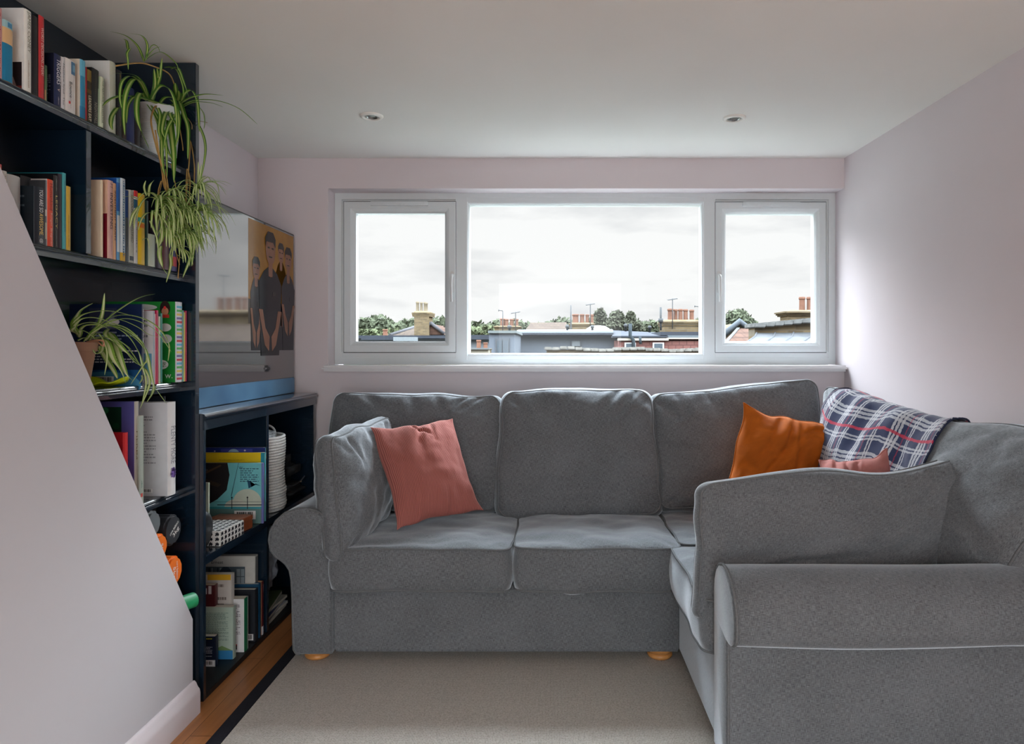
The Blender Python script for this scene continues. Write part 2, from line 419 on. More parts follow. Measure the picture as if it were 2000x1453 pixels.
XC = -1.235
low = thing('low_bookcase', 'low navy bookcase with a moulded top carrying the television', 'bookcase', (-1.39, 2.95, 0))
zt = 1.018
bm = bmesh.new()
prof = [(XL + .001, .960), (XC + .004, .960), (XC + .004, .994), (XC + .012, .999), (XC + .013, 1.006), (XC + .006, 1.010), (XC + .004, 1.016), (XC - .006, zt), (XL + .001, zt)]
prism(bm, prof, lambda p: Vector((p[0], 2.411, p[1])), lambda p: Vector((p[0], 3.556, p[1])))
mk('top', bm, M_navy, low, auto=30)
bm = bbox(XL + .001, XC, 3.522, 3.546, 0, .960, bev=.0015); mk('side_panel', bm, M_navy, low)
bm = bbox(XL + .001, XC, 2.411, 2.43, 0, .960, bev=.0015); mk('side_panel', bm, M_navy, low)
bm = bmesh.new(); box(bm, XL + .001, XL + .010, 2.43, 3.522, .02, .960); mk('back_panel', bm, M_navy, low)
bm = bbox(XL + .010, XC - .002, 2.950, 2.972, .022, .960, bev=.0015); mk('divider', bm, M_navy, low)
bm = bbox(XL + .010, XC - .001, 2.43, 3.522, .478, .508, bev=.002); mk('shelf', bm, M_navy, low)
bm = bbox(XL + .010, XC, 2.43, 3.522, .0, .022, bev=.002); mk('plinth', bm, mat((16, 18, 22), .5, 'black_plinth'), low)

# ------------------------------------------------------------------ soft goods
M_grey = fabric('grey_linen_weave', (77, 81, 84), (119, 123, 126), 900, bump=.25)
M_grey_pipe = mat((100, 103, 105), .9, 'grey_piping', var=.15, scale=200, spec=.2)
def pillow(name, corners, T, mats, parent=None, edge=.0, n=44, pinch=.06, rnd=.12, creases=(), seed=0, amp=.006, pip=.0045, power=2.2, ear=0, warp=None, bulgeside=.25, uvs=1.0, q=.55):
    """corners bl,br,tr,tl of the middle plane; T full thickness at the centre; edge = half height of a boxed border"""
    bl, br, tr, tl = [Vector(c) for c in corners]
    nrm = ((br - bl).cross(tl - bl) + (tr - tl).cross(tr - br)).normalized()
    Wd = ((br - bl).length + (tr - tl).length) / 2; Hh = ((tl - bl).length + (tr - br).length) / 2
    def mid(u, v):
        a = (u + 1) / 2; b = (v + 1) / 2
        return bl * (1 - a) * (1 - b) + br * a * (1 - b) + tr * a * b + tl * (1 - a) * b
    def outline(u, v):                      # pinched edges, rounded corners
        au, av = abs(u), abs(v)
        if rnd:
            m = max(au, av)
            if m > 0:
                rx = rnd * min(Wd, Hh) / Wd * 2; ry = rnd * min(Wd, Hh) / Hh * 2
                # project square ring of radius m to rounded square of radius m
                x, y = au / m, av / m
                dx, dy = max(0, x - (1 - rx)) / rx, max(0, y - (1 - ry)) / ry
                if dx > 0 and dy > 0:
                    k = max(dx, dy) / math.hypot(dx, dy)
                    x = (1 - rx) + dx * k * rx; y = (1 - ry) + dy * k * ry
                    au, av = au * (1 - m) + x * m * m, av * (1 - m) + y * m * m
                    au = x * m; av = y * m
        uu, vv = math.copysign(au, u), math.copysign(av, v)
        pu = uu * (1 - pinch * (1 - vv * vv)); pv = vv * (1 - pinch * (1 - uu * uu))
        if ear:
            c = (abs(uu) * abs(vv)) ** 6; pu *= 1 + ear * c; pv *= 1 + ear * c
        return pu, pv
    def half(u, v, side):
        au, av = min(1, abs(u)), min(1, abs(v))
        s = max(0, (1 - au ** power) * (1 - av ** power)) ** q
        h = edge + (T / 2 - edge) * s
        d = 0
        for (u0, v0, u1, v1, wd, dp) in creases:
            ax, ay = u1 - u0, v1 - v0; L2 = ax * ax + ay * ay or 1e-6
            tt = max(0, min(1, ((u - u0) * ax + (v - v0) * ay) / L2))
            dist = math.hypot(u - u0 - ax * tt, v - v0 - ay * tt)
            d += 1.7 * dp * (math.exp(-(dist / wd) ** 2) - .45 * math.exp(-(dist / (wd * 2.2)) ** 2)) * (1 - .5 * tt)
        nz_ = noise.fractal(Vector((u * 2.1 + seed, v * 2.1 - seed, side * 3 + seed)), .8, 2.2, 4) * amp
        w = min(1, s * 2.5)
        return h - d * w + nz_ * (.25 + .75 * w)
    bm = bmesh.new(); uvl = bm.loops.layers.uv.new('UVMap')
    G = {}
    pos = lambda i: -math.cos(math.pi * i / n) if False else (-1 + 2 * i / n)
    def cur(t):                              # denser samples near the border
        return math.copysign(1 - (1 - abs(t)) ** 1.35, t)
    def finish(p, u, v): return warp(p, u, v) if warp else p
    for side in (1, -1):
        for i in range(n + 1):
            for j in range(n + 1):
                u, v = cur(pos(i)), cur(pos(j))
                pu, pv = outline(u, v)
                wob = noise.noise(Vector((pu * 3 + seed, pv * 3, seed * 1.7))) * amp * 1.0
                border = i in (0, n) or j in (0, n)
                if border and edge == 0 and side == -1:
                    G[side, i, j] = G[1, i, j]; continue
                h = edge if border else half(u, v, side)
                p = mid(pu, pv) + nrm * (side * h + wob) + (br - bl).normalized() * (noise.noise(Vector((pv * 1.7 + seed, pu * 1.1, 3.3))) * amp * 1.6) + (tl - bl).normalized() * (noise.noise(Vector((pu * 2.1 - seed, pv * 1.2, 7.1))) * amp * 1.8)
                G[side, i, j] = bm.verts.new(finish(p, pu, pv))
    uvof = {}
    for side in (1, -1):
        for i in range(n):
            for j in range(n):
                q4 = [(i, j), (i + 1, j), (i + 1, j + 1), (i, j + 1)]
                vs = [G[side, a, b] for a, b in q4]
                if len(set(vs)) < 3: continue
                if side < 0: vs = vs[::-1]; q4 = q4[::-1]
                f = bm.faces.new(vs); f.smooth = True
                for lp, (a, b) in zip(f.loops, q4): lp[uvl].uv = (cur(pos(a)) * Wd / 2 * uvs + side * .37, cur(pos(b)) * Hh / 2 * uvs)
    ring = [(i, 0) for i in range(n)] + [(n, j) for j in range(n)] + [(n - i, n) for i in range(n)] + [(0, n - j) for j in range(n)]
    if edge > 0:
        K = 5; layers = []
        cen = mid(0, 0)
        for k in range(K + 1):
            if k == 0: layers.append([G[1, a, b] for a, b in ring]); continue
            if k == K: layers.append([G[-1, a, b] for a, b in ring]); continue
            t = k / K; row = []
            for (a, b) in ring:
                p = G[1, a, b].co.lerp(G[-1, a, b].co, t)
                o = (p - cen); o -= nrm * o.dot(nrm); o.normalize()
                row.append(bm.verts.new(p + o * edge * bulgeside * math.sin(math.pi * t)))
            layers.append(row)
        R = len(ring); per = 2 * (Wd + Hh)
        for k in range(K):
            for r in range(R):
                f = bm.faces.new((layers[k][r], layers[k + 1][r], layers[k + 1][(r + 1) % R], layers[k][(r + 1) % R])); f.smooth = True
                for lp, (rr, kk) in zip(f.loops, ((r, k), (r, k + 1), (r + 1, k + 1), (r + 1, k))): lp[uvl].uv = (rr / R * per * uvs, kk / K * edge * 2 * uvs)
    lines = []
    if pip:
        for side in ((1, -1) if edge > 0 else (1,)):
            lines.append([G[side, a, b].co.copy() for a, b in ring])
    o = mk(name, bm, mats[0], parent)
    if pip:
        b2 = bmesh.new()
        for ln in lines: tube(b2, ln, pip, closed=True, n=7)
        mk('piping', b2, mats[1], o)
    return o

# ------------------------------------------------------------------ corner sofa
sofa = thing('corner_sofa', 'large grey fabric corner sofa under the window with rolled arms', 'sofa', (.3, 2.9, 0))
# roll arm profile: (outwards from inner face, height)
AP = [(0, .056), (0, .30), (0, .46), (.0, .535), (.006, .565), (.022, .592), (.05, .613), (.09, .625), (.135, .624), (.18, .608), (.215, .578), (.238, .538), (.244, .500), (.236, .462),
      (.216, .436), (.196, .424), (.178, .408), (.163, .385), (.156, .35), (.152, .28), (.150, .16), (.147, .075), (.138, .060), (.12, .056)]
AP_CREASE = AP[:12] + [(.244, .505), (.240, .474), (.228, .451), (.208, .439), (.184, .435), (.163, .436), (.1495, .432), (.1495, .415), (.153, .36), (.153, .28), (.151, .16), (.148, .075), (.138, .060), (.12, .056)]
def arm(f, d0, d1, bulge_dir, nm='arm', AP=AP, dip=0):
    """f(o, z, d) -> world; d runs away from the scroll face"""
    ap = [Vector((a, b, 0)) for a, b in AP]
    bm = bmesh.new(); uvl = bm.loops.layers.uv.new('UVMap')
    cx_, cz_ = .085, .33
    def inset(p, k): return (p[0] + (cx_ - p[0]) * k * .9, p[1] + (cz_ - p[1]) * k * .35)
    sgn = 1 if d1 > d0 else -1
    secs = [(d0 + sgn * .0, .10), (d0 + sgn * .003, .035), (d0 + sgn * .010, .0)]
    nn_ = 14
    secs += [(d0 + sgn * .010 + (d1 - d0 - sgn * .02) * (i + 1) / nn_, 0) for i in range(nn_)]
    secs += [(d1, .05)]
    path = [(p.x, p.y) for p in ap]
    rings = []
    for (d, k) in secs:
        row = []
        for p in path:
            q = inset(p, k)
            nzv = noise.noise(Vector((q[0] * 6, q[1] * 6, d * 3))) * .004
            dz = -dip * math.sin(math.pi * min(1, abs(d - d0) / .75)) * math.exp(-((q[1] - .42) / .05) ** 2)
            row.append(bm.verts.new(f(q[0] + nzv, q[1] + dz + (nzv if q[1] > .07 else 0), d)))
        rings.append(row)
    n = len(path); acc = [0]
    for a, b in zip(path, path[1:]): acc.append(acc[-1] + math.hypot(b[0] - a[0], b[1] - a[1]))
    for r in range(len(rings) - 1):
        for i in range(n - 1):
            fc = bm.faces.new((rings[r][i], rings[r][i + 1], rings[r + 1][i + 1], rings[r + 1][i])); fc.smooth = True
            for lp, (rr, ii) in zip(fc.loops, ((r, i), (r, i + 1), (r + 1, i + 1), (r + 1, i))): lp[uvl].uv = (acc[ii], secs[rr][0])
        bm.faces.new((rings[r][n - 1], rings[r][0], rings[r + 1][0], rings[r + 1][n - 1]))
    for R in (rings[0], rings[-1]):
        fc = bm.faces.new(R)
        for lp, (a, b) in zip(fc.loops, path): lp[uvl].uv = (a, b)
    o = mk(nm, bm, M_grey, sofa, auto=50)
    b2 = bmesh.new()
    tube(b2, [f(p[0], p[1], d0 + sgn * .006) for p in path[2:]], .0045, n=7)
    mk('piping', b2, M_grey_pipe, o)
    return o
arm(lambda o, z, d: Vector((-.864 - o, d, z)), 2.655, 3.52, 0)
arm(lambda o, z, d: Vector((d, 2.065 - o, z)), .486, 1.535, 0, AP=AP_CREASE, dip=.012)
def uvbox(bm):
    uvl = bm.loops.layers.uv.verify()
    for f in bm.faces:
        f.normal_update(); n_ = f.normal
        for lp in f.loops:
            c = lp.vert.co
            lp[uvl].uv = (c.y, c.z) if abs(n_.x) > .7 else ((c.x, c.z) if abs(n_.y) > .7 else (c.x, c.y))
bm = bbox(-.868, .506, 2.672, 3.50, .056, .318, bev=.014, seg=3)
bbox(.497, 1.535, 2.02, 3.50, .056, .318, bev=.014, seg=3, bm=bm); uvbox(bm)
mk('base', bm, M_grey, sofa, auto=50)
bm = bbox(-1.06, 1.535, 3.41, 3.572, .09, .84, bev=.04, seg=4); uvbox(bm); mk('back_frame', bm, M_grey, sofa, auto=50)
bm = bbox(1.415, 1.538, 1.94, 3.45, .09, .84, bev=.04, seg=4); uvbox(bm); mk('back_frame', bm, M_grey, sofa, auto=50)
# bun feet
M_oak = mat((196, 138, 78), .35, 'oak_foot', var=.1, scale=40)
for (fx, fy) in ((-.949, 2.757), (.431, 2.757), (-.949, 3.45), (1.44, 3.45), (.62, 2.0), (1.44, 2.0)):
    bm = bmesh.new(); z0 = .008
    lathe(bm, [(.036, z0), (.046, z0 + .002), (.051, z0 + .009), (.050, z0 + .017), (.045, z0 + .021), (.050, z0 + .026), (.056, z0 + .034), (.057, z0 + .042), (.052, .058)], (fx, fy, 0), 32)
    mk('foot', bm, M_oak, sofa, auto=60)
GM = (M_grey, M_grey_pipe)
def seat(x0, x1, y0, y1, zb, zt, seed, crown=.02, creases=(), rnd=.07):
    zm = (zb + zt) / 2; ed = (zt - zb) / 2
    return pillow('seat_cushion', [(x0, y0, zm), (x1, y0, zm), (x1, y1, zm), (x0, y1, zm)], (zt - zb) + 2 * crown, GM, sofa, edge=ed, n=40, pinch=-.006, rnd=rnd, creases=creases, seed=seed, amp=.006, power=3, bulgeside=.16)
seat(-.862, -.157, 2.622, 3.20, .316, .476, 1, .022, [(-.9, -.9, .2, -.8, .1, .006)])
seat(-.150, .492, 2.618, 3.20, .316, .480, 2, .024)
seat(.496, 1.20, 2.66, 3.22, .318, .484, 3, .016)
seat(.462, 1.16, 2.09, 2.652, .318, .476, 4, .022)
# back cushions
def back(bl, br, tr, tl, T, seed, creases=(), ed=.045, **k):
    return pillow('back_cushion', (bl, br, tr, tl), T, GM, sofa, edge=ed, n=56, creases=creases, seed=seed, **{**dict(pinch=.012, rnd=.09, amp=.010, power=2.6, q=.5, bulgeside=.5), **k})
cw = .05
back((-1.03, 3.17, .53), (-.255, 3.17, .49), (-.247, 3.33, 1.0), (-1.055, 3.33, 1.015), .20, 5,
     [(-.6, .95, -.2, .55, .07, .012), (.2, 1.0, .35, .6, .05, .012), (.55, .95, .35, .62, .04, .014), (.75, .98, .5, .7, .04, .012), (-.1, 1.0, 0, .7, .06, .010)])
back((-.245, 3.13, .475), (.482, 3.13, .490), (.465, 3.29, 1.028), (-.228, 3.29, 1.030), .22, 6,
     [(.55, 1.0, .2, .55, .06, .016), (.8, .98, .45, .5, .05, .016), (.95, .85, .55, .45, .05, .012), (-.5, 1, -.45, .6, .05, .010), (-.2, 1, -.1, .65, .07, .010), (-.9, .9, -.7, .7, .06, .010)], pinch=-.008)
back((.500, 3.14, .505), (1.30, 3.20, .52), (1.275, 3.34, 1.085), (.470, 3.31, 1.005), .21, 7,
     [(-.92, .85, -.75, .55, .05, .018), (-.7, .95, -.6, .5, .05, .014), (-.35, 1, -.25, .55, .06, .012), (-.98, .1, -.55, -.02, .05, .012), (0, 1, .1, .6, .07, .010)], pinch=.008)
# right-hand run, leaning on the right wall
back((1.16, 2.92, .515), (1.20, 2.52, .505), (1.435, 2.46, .955), (1.30, 3.17, 1.065), .21, 8, [(.2, .95, .1, .3, .14, .02)], pinch=.02)
back((1.16, 2.54, .50), (1.33, 1.97, .56), (1.51, 1.86, .99), (1.45, 2.60, .955), .21, 9, [(-.8, .3, -.4, -.2, .08, .01)], pinch=-.02, rnd=.1)
# ------------------------------------------------------------------ rug
def rug_mat():
    m, t, b = base('woven_rug'); nn = t.nodes.new; lk = t.links.new
    b.inputs['Roughness'].default_value = .95; b.inputs['Specular IOR Level'].default_value = .15
    tcn = nn('ShaderNodeTexCoord')
    ck = nn('ShaderNodeTexWave'); ck.inputs['Scale'].default_value = 62; ck.bands_direction = 'X'; ck.inputs['Distortion'].default_value = .6
    c2 = nn('ShaderNodeTexWave'); c2.inputs['Scale'].default_value = 62; c2.bands_direction = 'Y'; c2.inputs['Distortion'].default_value = .6
    lk(tcn.outputs['Object'], ck.inputs[0]); lk(tcn.outputs['Object'], c2.inputs[0])
    n1 = nn('ShaderNodeTexNoise'); n1.inputs['Scale'].default_value = 180; lk(tcn.outputs['Object'], n1.inputs[0])
    a = nn('ShaderNodeMath'); a.operation = 'MULTIPLY'; lk(ck.outputs['Fac'], a.inputs[0]); lk(c2.outputs['Fac'], a.inputs[1])
    s = nn('ShaderNodeMath'); s.operation = 'ADD'; lk(a.outputs[0], s.inputs[0]); lk(n1.outputs[0], s.inputs[1])
    r = nn('ShaderNodeValToRGB'); e = r.color_ramp.elements; e[0].position = .3; e[0].color = lin((140, 135, 126)); e[1].position = 1.1; e[1].color = lin((206, 202, 194))
    lk(s.outputs[0], r.inputs[0]); lk(r.outputs[0], b.inputs['Base Color'])
    bp = nn('ShaderNodeBump'); bp.inputs['Strength'].default_value = .4; bp.inputs['Distance'].default_value = .002
    lk(s.outputs[0], bp.inputs['Height']); lk(bp.outputs[0], b.inputs['Normal'])
    return m
rug = thing('area_rug', 'pale grey woven rug with a black border in front of the sofa', 'rug', (.2, 1.9, 0))
bm = bbox(-1.046, 1.36, .62, 3.2, .0005, .007, bev=.002); mk('woven_field', bm, rug_mat(), rug)
bm = bmesh.new()
bbox(-1.094, -1.044, .57, 3.25, .0005, .0078, bev=.002, bm=bm)
bbox(1.358, 1.41, .57, 3.25, .0005, .0078, bev=.002, bm=bm)
bbox(-1.046, 1.36, .57, .622, .0005, .0078, bev=.002, bm=bm)
mk('border', bm, mat((34, 35, 42), .9, 'black_rug_border', var=.15, scale=200, spec=.2), rug)['label'] = 'black rug border'

# ------------------------------------------------------------------ loose cushions
def loose(o, label, cat='cushion', group=None): tag(o, label, cat, group); return o
o = pillow('cushion', [(-.838, 2.605, .435), (-.775, 3.12, .50), (-.80, 3.19, .925), (-.925, 2.74, .885)], .23, (M_grey, M_grey_pipe), None, edge=.036, n=52, pinch=.01, rnd=.09, amp=.010, seed=21,
           creases=[(.7, .9, .2, .3, .08, .014), (-.6, .9, -.5, .4, .05, .012), (0, .95, -.1, .2, .1, .010), (-.2, -.2, .4, -.5, .1, .006)], power=2.4, bulgeside=.5)
loose(o, 'grey piped cushion propped against the left arm of the sofa, behind the pink one')
o = pillow('cushion', [(.438, 2.13, .405), (1.19, 2.20, .50), (1.54, 2.30, .955), (.455, 2.18, .812)], .18, (M_grey, M_grey_pipe), None, edge=.03, n=60, pinch=.03, rnd=.09, amp=.009, seed=31,
           creases=[(.45, .95, .5, .5, .04, .014), (.6, 1, .75, .6, .04, .010), (-.9, -.35, .2, -.42, .05, .010), (-.6, .9, -.2, .6, .1, .006)], power=2.4, ear=.0, bulgeside=.4, warp=lambda p, u, v: p + Vector((0, 0, -.052 * math.exp(-((u - .30) / .48) ** 2) * max(0, v + .2))))
loose(o, 'long grey piped cushion propped inside the near right arm, one corner pointing up')
def cord_mat():
    m, t, b = base('pink_corduroy'); nn = t.nodes.new; lk = t.links.new
    b.inputs['Roughness'].default_value = .85; b.inputs['Sheen Weight'].default_value = .5; b.inputs['Sheen Roughness'].default_value = .35
    b.inputs['Sheen Tint'].default_value = lin((235, 180, 170)); b.inputs['Specular IOR Level'].default_value = .2
    tcn = nn('ShaderNodeTexCoord'); wv = nn('ShaderNodeTexWave'); wv.inputs['Scale'].default_value = 52; wv.bands_direction = 'X'; wv.inputs['Distortion'].default_value = .4; lk(tcn.outputs['UV'], wv.inputs[0])
    r = nn('ShaderNodeValToRGB'); e = r.color_ramp.elements; e[0].color = lin((128, 74, 68)); e[1].color = lin((168, 102, 94)); e[1].position = .7
    lk(wv.outputs['Fac'], r.inputs[0]); lk(r.outputs[0], b.inputs['Base Color'])
    bp = nn('ShaderNodeBump'); bp.inputs['Strength'].default_value = .5; bp.inputs['Distance'].default_value = .002; lk(wv.outputs['Fac'], bp.inputs['Height']); lk(bp.outputs[0], b.inputs['Normal'])
    return m
def velvet(name, c, sheen):
    m, t, b = base(name); nn = t.nodes.new; lk = t.links.new
    b.inputs['Roughness'].default_value = .8; b.inputs['Sheen Weight'].default_value = .5; b.inputs['Sheen Roughness'].default_value = .3; b.inputs['Sheen Tint'].default_value = lin(sheen)
    b.inputs['Specular IOR Level'].default_value = .2
    tcn = nn('ShaderNodeTexCoord'); n1 = nn('ShaderNodeTexNoise'); n1.inputs['Scale'].default_value = 9; n1.inputs['Detail'].default_value = 6; n1.inputs['Distortion'].default_value = 1.5; lk(tcn.outputs['UV'], n1.inputs[0])
    r = nn('ShaderNodeValToRGB'); e = r.color_ramp.elements; l = lin(c); e[0].position = .3; e[1].position = .7
    e[0].color = tuple(x * .8 for x in l[:3]) + (1,); e[1].color = tuple(min(1, x * 1.2) for x in l[:3]) + (1,)
    lk(n1.outputs[0], r.inputs[0]); lk(r.outputs[0], b.inputs['Base Color'])
    return m
M_pink = cord_mat()
def Yq(px, py, Y): return P(px, py, Y)
o = pillow('cushion', [Yq(778, 1030, 2.74), Yq(940, 996, 2.95), Yq(883, 820, 3.16), Yq(727, 838, 2.96)], .17, (M_pink, M_pink), None, edge=0, n=56, pinch=.045, rnd=0, amp=.008, seed=41, pip=.0,
           creases=[(.1, .98, -.1, .45, .07, .016), (.35, .95, .3, .5, .05, .010), (-.1, .9, .25, .65, .05, .014), (-.6, -.95, -.4, -.5, .06, .008), (.3, -.95, .2, -.6, .06, .008), (-.95, .3, -.5, .1, .08, .006)], ear=.05)
loose(o, 'square dusty pink ribbed cushion leaning on the left seat of the sofa')
M_or = velvet('rust_velvet', (172, 88, 18), (240, 150, 70))
o = pillow('cushion', [(.655, 2.80, .488), (1.02, 2.90, .50), Yq(1640, 826, 3.00), Yq(1456, 801, 2.97)], .17, (M_or, M_or), None, edge=0, n=56, pinch=.055, rnd=0, amp=.012, seed=51, pip=.003,
           creases=[(.0, .98, -.05, .35, .07, .022), (.15, .95, .3, .2, .05, .014), (-.3, .9, -.55, .1, .08, .012), (.9, .9, .3, .75, .05, .016), (-.9, .9, -.7, .3, .08, .010), (.3, .3, .35, -.5, .08, .010), (-.1, .3, -.5, -.3, .09, .010)], ear=.09)
loose(o, 'square rust orange velvet cushion in the corner of the sofa')
M_pv = velvet('dusty_pink_velvet', (172, 112, 106), (230, 170, 160))
o = pillow('cushion', [(.93, 2.45, .487), (1.21, 2.36, .49), Yq(1731, 887, 2.50), Yq(1600, 902, 2.62)], .15, (M_pv, M_pv), None, edge=0, n=48, pinch=.08, rnd=0, amp=.010, seed=61, pip=.003,
           creases=[(-.1, .98, .0, .3, .08, .024), (.25, .9, .1, .4, .06, .014), (-.5, .95, -.4, .5, .07, .008)], ear=.08)
loose(o, 'small dusty pink cushion behind the long grey one, only its top showing')

# ------------------------------------------------------------------ plaid throw draped over the right-hand back cushions
def plaid():
    m, t, b = base('plaid_wool'); nn = t.nodes.new; lk = t.links.new
    b.inputs['Roughness'].default_value = .95; b.inputs['Specular IOR Level'].default_value = .1; b.inputs['Sheen Weight'].default_value = .3
    tcn = nn('ShaderNodeTexCoord'); sx = nn('ShaderNodeSeparateXYZ')
    wn = nn('ShaderNodeTexNoise'); wn.inputs['Scale'].default_value = 90; lk(tcn.outputs['UV'], wn.inputs[0])
    ad = nn('ShaderNodeMixRGB'); ad.blend_type = 'LINEAR_LIGHT'; ad.inputs[0].default_value = .004; lk(tcn.outputs['UV'], ad.inputs[1]); lk(wn.outputs['Color'], ad.inputs[2])
    lk(ad.outputs[0], sx.inputs[0])
    def band(axis, period, bands, soft=.05):       # returns 0..1 mask
        d = nn('ShaderNodeMath'); d.operation = 'DIVIDE'; d.inputs[1].default_value = period; lk(sx.outputs[axis], d.inputs[0])
        fr_ = nn('ShaderNodeMath'); fr_.operation = 'FRACT'; lk(d.outputs[0], fr_.inputs[0])
        r = nn('ShaderNodeValToRGB'); r.color_ramp.interpolation = 'CONSTANT'; e = r.color_ramp.elements
        e[0].position = 0; e[0].color = (0, 0, 0, 1); e[1].position = .9999; e[1].color = (0, 0, 0, 1)
        for (a, c) in bands:
            x = e.new(a); x.color = (1, 1, 1, 1); x = e.new(c); x.color = (0, 0, 0, 1)
        lk(fr_.outputs[0], r.inputs[0]); return r
    col = None
    def over(prev, mask, c, k):
        mx = nn('ShaderNodeMix'); mx.data_type = 'RGBA'
        mm = nn('ShaderNodeMath'); mm.operation = 'MULTIPLY'; mm.inputs[1].default_value = k; lk(mask.outputs[0], mm.inputs[0]); lk(mm.outputs[0], mx.inputs[0])
        if prev is None: mx.inputs[6].default_value = lin((40, 52, 86))
        else: lk(prev.outputs[2], mx.inputs[6])
        mx.inputs[7].default_value = lin(c); return mx
    wb = [(.10, .16), (.19, .25), (.28, .34), (.60, .64), (.67, .71)]
    col = over(None, band('X', .155, wb), (205, 208, 212), .75)
    col = over(col, band('Y', .20, wb), (205, 208, 212), .62)
    col = over(col, band('Y', .20, [(.84, .90)]), (190, 46, 72), .85)
    col = over(col, band('X', .155, [(.46, .485)]), (170, 50, 76), .6)
    k1 = nn('ShaderNodeTexNoise'); k1.inputs['Scale'].default_value = 380; lk(tcn.outputs['UV'], k1.inputs[0])
    mz = nn('ShaderNodeMix'); mz.data_type = 'RGBA'; mz.blend_type = 'MULTIPLY'; mz.inputs[0].default_value = .6
    r = nn('ShaderNodeValToRGB'); r.color_ramp.elements[0].position = .35; r.color_ramp.elements[0].color = (.45, .45, .5, 1); r.color_ramp.elements[1].position = .6
    lk(k1.outputs[0], r.inputs[0]); lk(col.outputs[2], mz.inputs[6]); lk(r.outputs[0], mz.inputs[7]); lk(mz.outputs[2], b.inputs['Base Color'])
    bp = nn('ShaderNodeBump'); bp.inputs['Strength'].default_value = .6; bp.inputs['Distance'].default_value = .003; lk(k1.outputs[0], bp.inputs['Height']); lk(bp.outputs[0], b.inputs['Normal'])
    return m
def drape():
    bv = bmesh.new()
    for o in COL.objects:
        if o.type == 'MESH' and o.name.startswith(('back_cushion', 'back_frame')): bv.from_mesh(o.data)
    tree = BVHTree.FromBMesh(bv)
    NU, NV = 70, 60
    pts = []
    for i in range(NU + 1):
        s = i / NU; row = []
        for j in range(NV + 1):
            t = j / NV
            # far edge runs from (px1600) to near edge (px1890); the lower hem comes forward
            y = 3.10 - .70 * s - .10 * (1 - t) * (1 - s) + .02 * math.sin(7 * t) + (.10 * t * s) - .16 * (1 - t) * (s) + .0
            ang = math.radians(205 - 165 * t)
            c = Vector((1.40, y, .72))
            d = Vector((math.cos(ang), 0, math.sin(ang)))
            org = c + d * .75
            hit, nr, _, _ = tree.ray_cast(org, -d, 1.2)
            if hit is None: hit = c + d * .12; nr = d
            row.append(hit + (nr if nr.dot(d) > 0 else -nr) * 0 + d * .012)
        pts.append(row)
    for _ in range(4):                        # relax so the cloth bridges the gaps between cushions
        q = [[p.copy() for p in r] for r in pts]
        for i in range(1, NU):
            for j in range(1, NV):
                a = (q[i - 1][j] + q[i + 1][j] + q[i][j - 1] + q[i][j + 1]) / 4
                c = Vector((1.40, q[i][j].y, .72))
                if (a - c).length > (q[i][j] - c).length - .002: pts[i][j] = a
                else: pts[i][j] = q[i][j].lerp(a, .25)
    bv.free()
    bm = bmesh.new(); uvl = bm.loops.layers.uv.new('UVMap')
    acc = [[0] * (NV + 1) for _ in range(NU + 1)]
    for i in range(NU + 1):
        for j in range(1, NV + 1): acc[i][j] = acc[i][j - 1] + (pts[i][j] - pts[i][j - 1]).length
    V = []
    for i in range(NU + 1):
        V.append([bm.verts.new(pts[i][j] + Vector((-.004, 0, .004)) * (noise.noise(Vector((i * .12, j * .12, 0))) + .6 * math.sin(i * .5 + j * .1))) for j in range(NV + 1)])
    for i in range(NU):
        for j in range(NV):
            f = bm.faces.new((V[i][j], V[i + 1][j], V[i + 1][j + 1], V[i][j + 1])); f.smooth = True
            for lp, (a, b) in zip(f.loops, ((i, j), (i + 1, j), (i + 1, j + 1), (i, j + 1))): lp[uvl].uv = (a / NU * .72, acc[a][b])
    o = mk('throw_blanket', bm, plaid(), None, smooth=True)
    sm = o.modifiers.new('thickness', 'SOLIDIFY'); sm.thickness = .006; sm.offset = 0
    tag(o, 'navy, white and red plaid throw draped over the right-hand back cushions', 'blanket')
    ed = bmesh.new()
    rim = [V2 for V2 in pts[0]] ; rim2 = [p for p in pts[-1]]
    ed.free()
    for rr in (rim, rim2):
        ed = bmesh.new(); tube(ed, rr, .0034, n=6)
        h = mk('hem', ed, mat((30, 38, 64), .95, 'navy_hem', var=.2, scale=300), o); h['label'] = 'dark navy hem'
drape()

# ------------------------------------------------------------------ television
tv = thing('television', 'large flat television showing three people in dark shirts, on the low bookcase', 'television', (-1.38, 2.99, 1.018))
TX = -1.350; ty0, ty1, tz0, tz1 = 2.420, 3.560, 1.0185, 1.842
bm = bbox(TX - .03, TX, ty0, ty1, tz0, tz1, bev=.003); mk('casing', bm, mat((22, 23, 25), .35, 'black_tv_casing'), tv)
bm = bbox(TX - .055, TX - .028, ty0 + .2, ty1 - .2, tz0 + .12, tz0 + .5, bev=.006); mk('rear_housing', bm, mat((22, 23, 25), .5, 'black_tv_casing2'), tv)
M_scr = mat((16, 15, 20), .06, 'screen_glass', var=.02, spec=.9, coat=1.0)
bm = bmesh.new(); box(bm, TX - .001, TX + .0012, ty0 + .004, ty1 - .006, 1.100, tz1 - .007); scr = mk('screen', bm, M_scr, tv)
M_scr.node_tree.nodes['Principled BSDF'].inputs['IOR'].default_value = 1.85
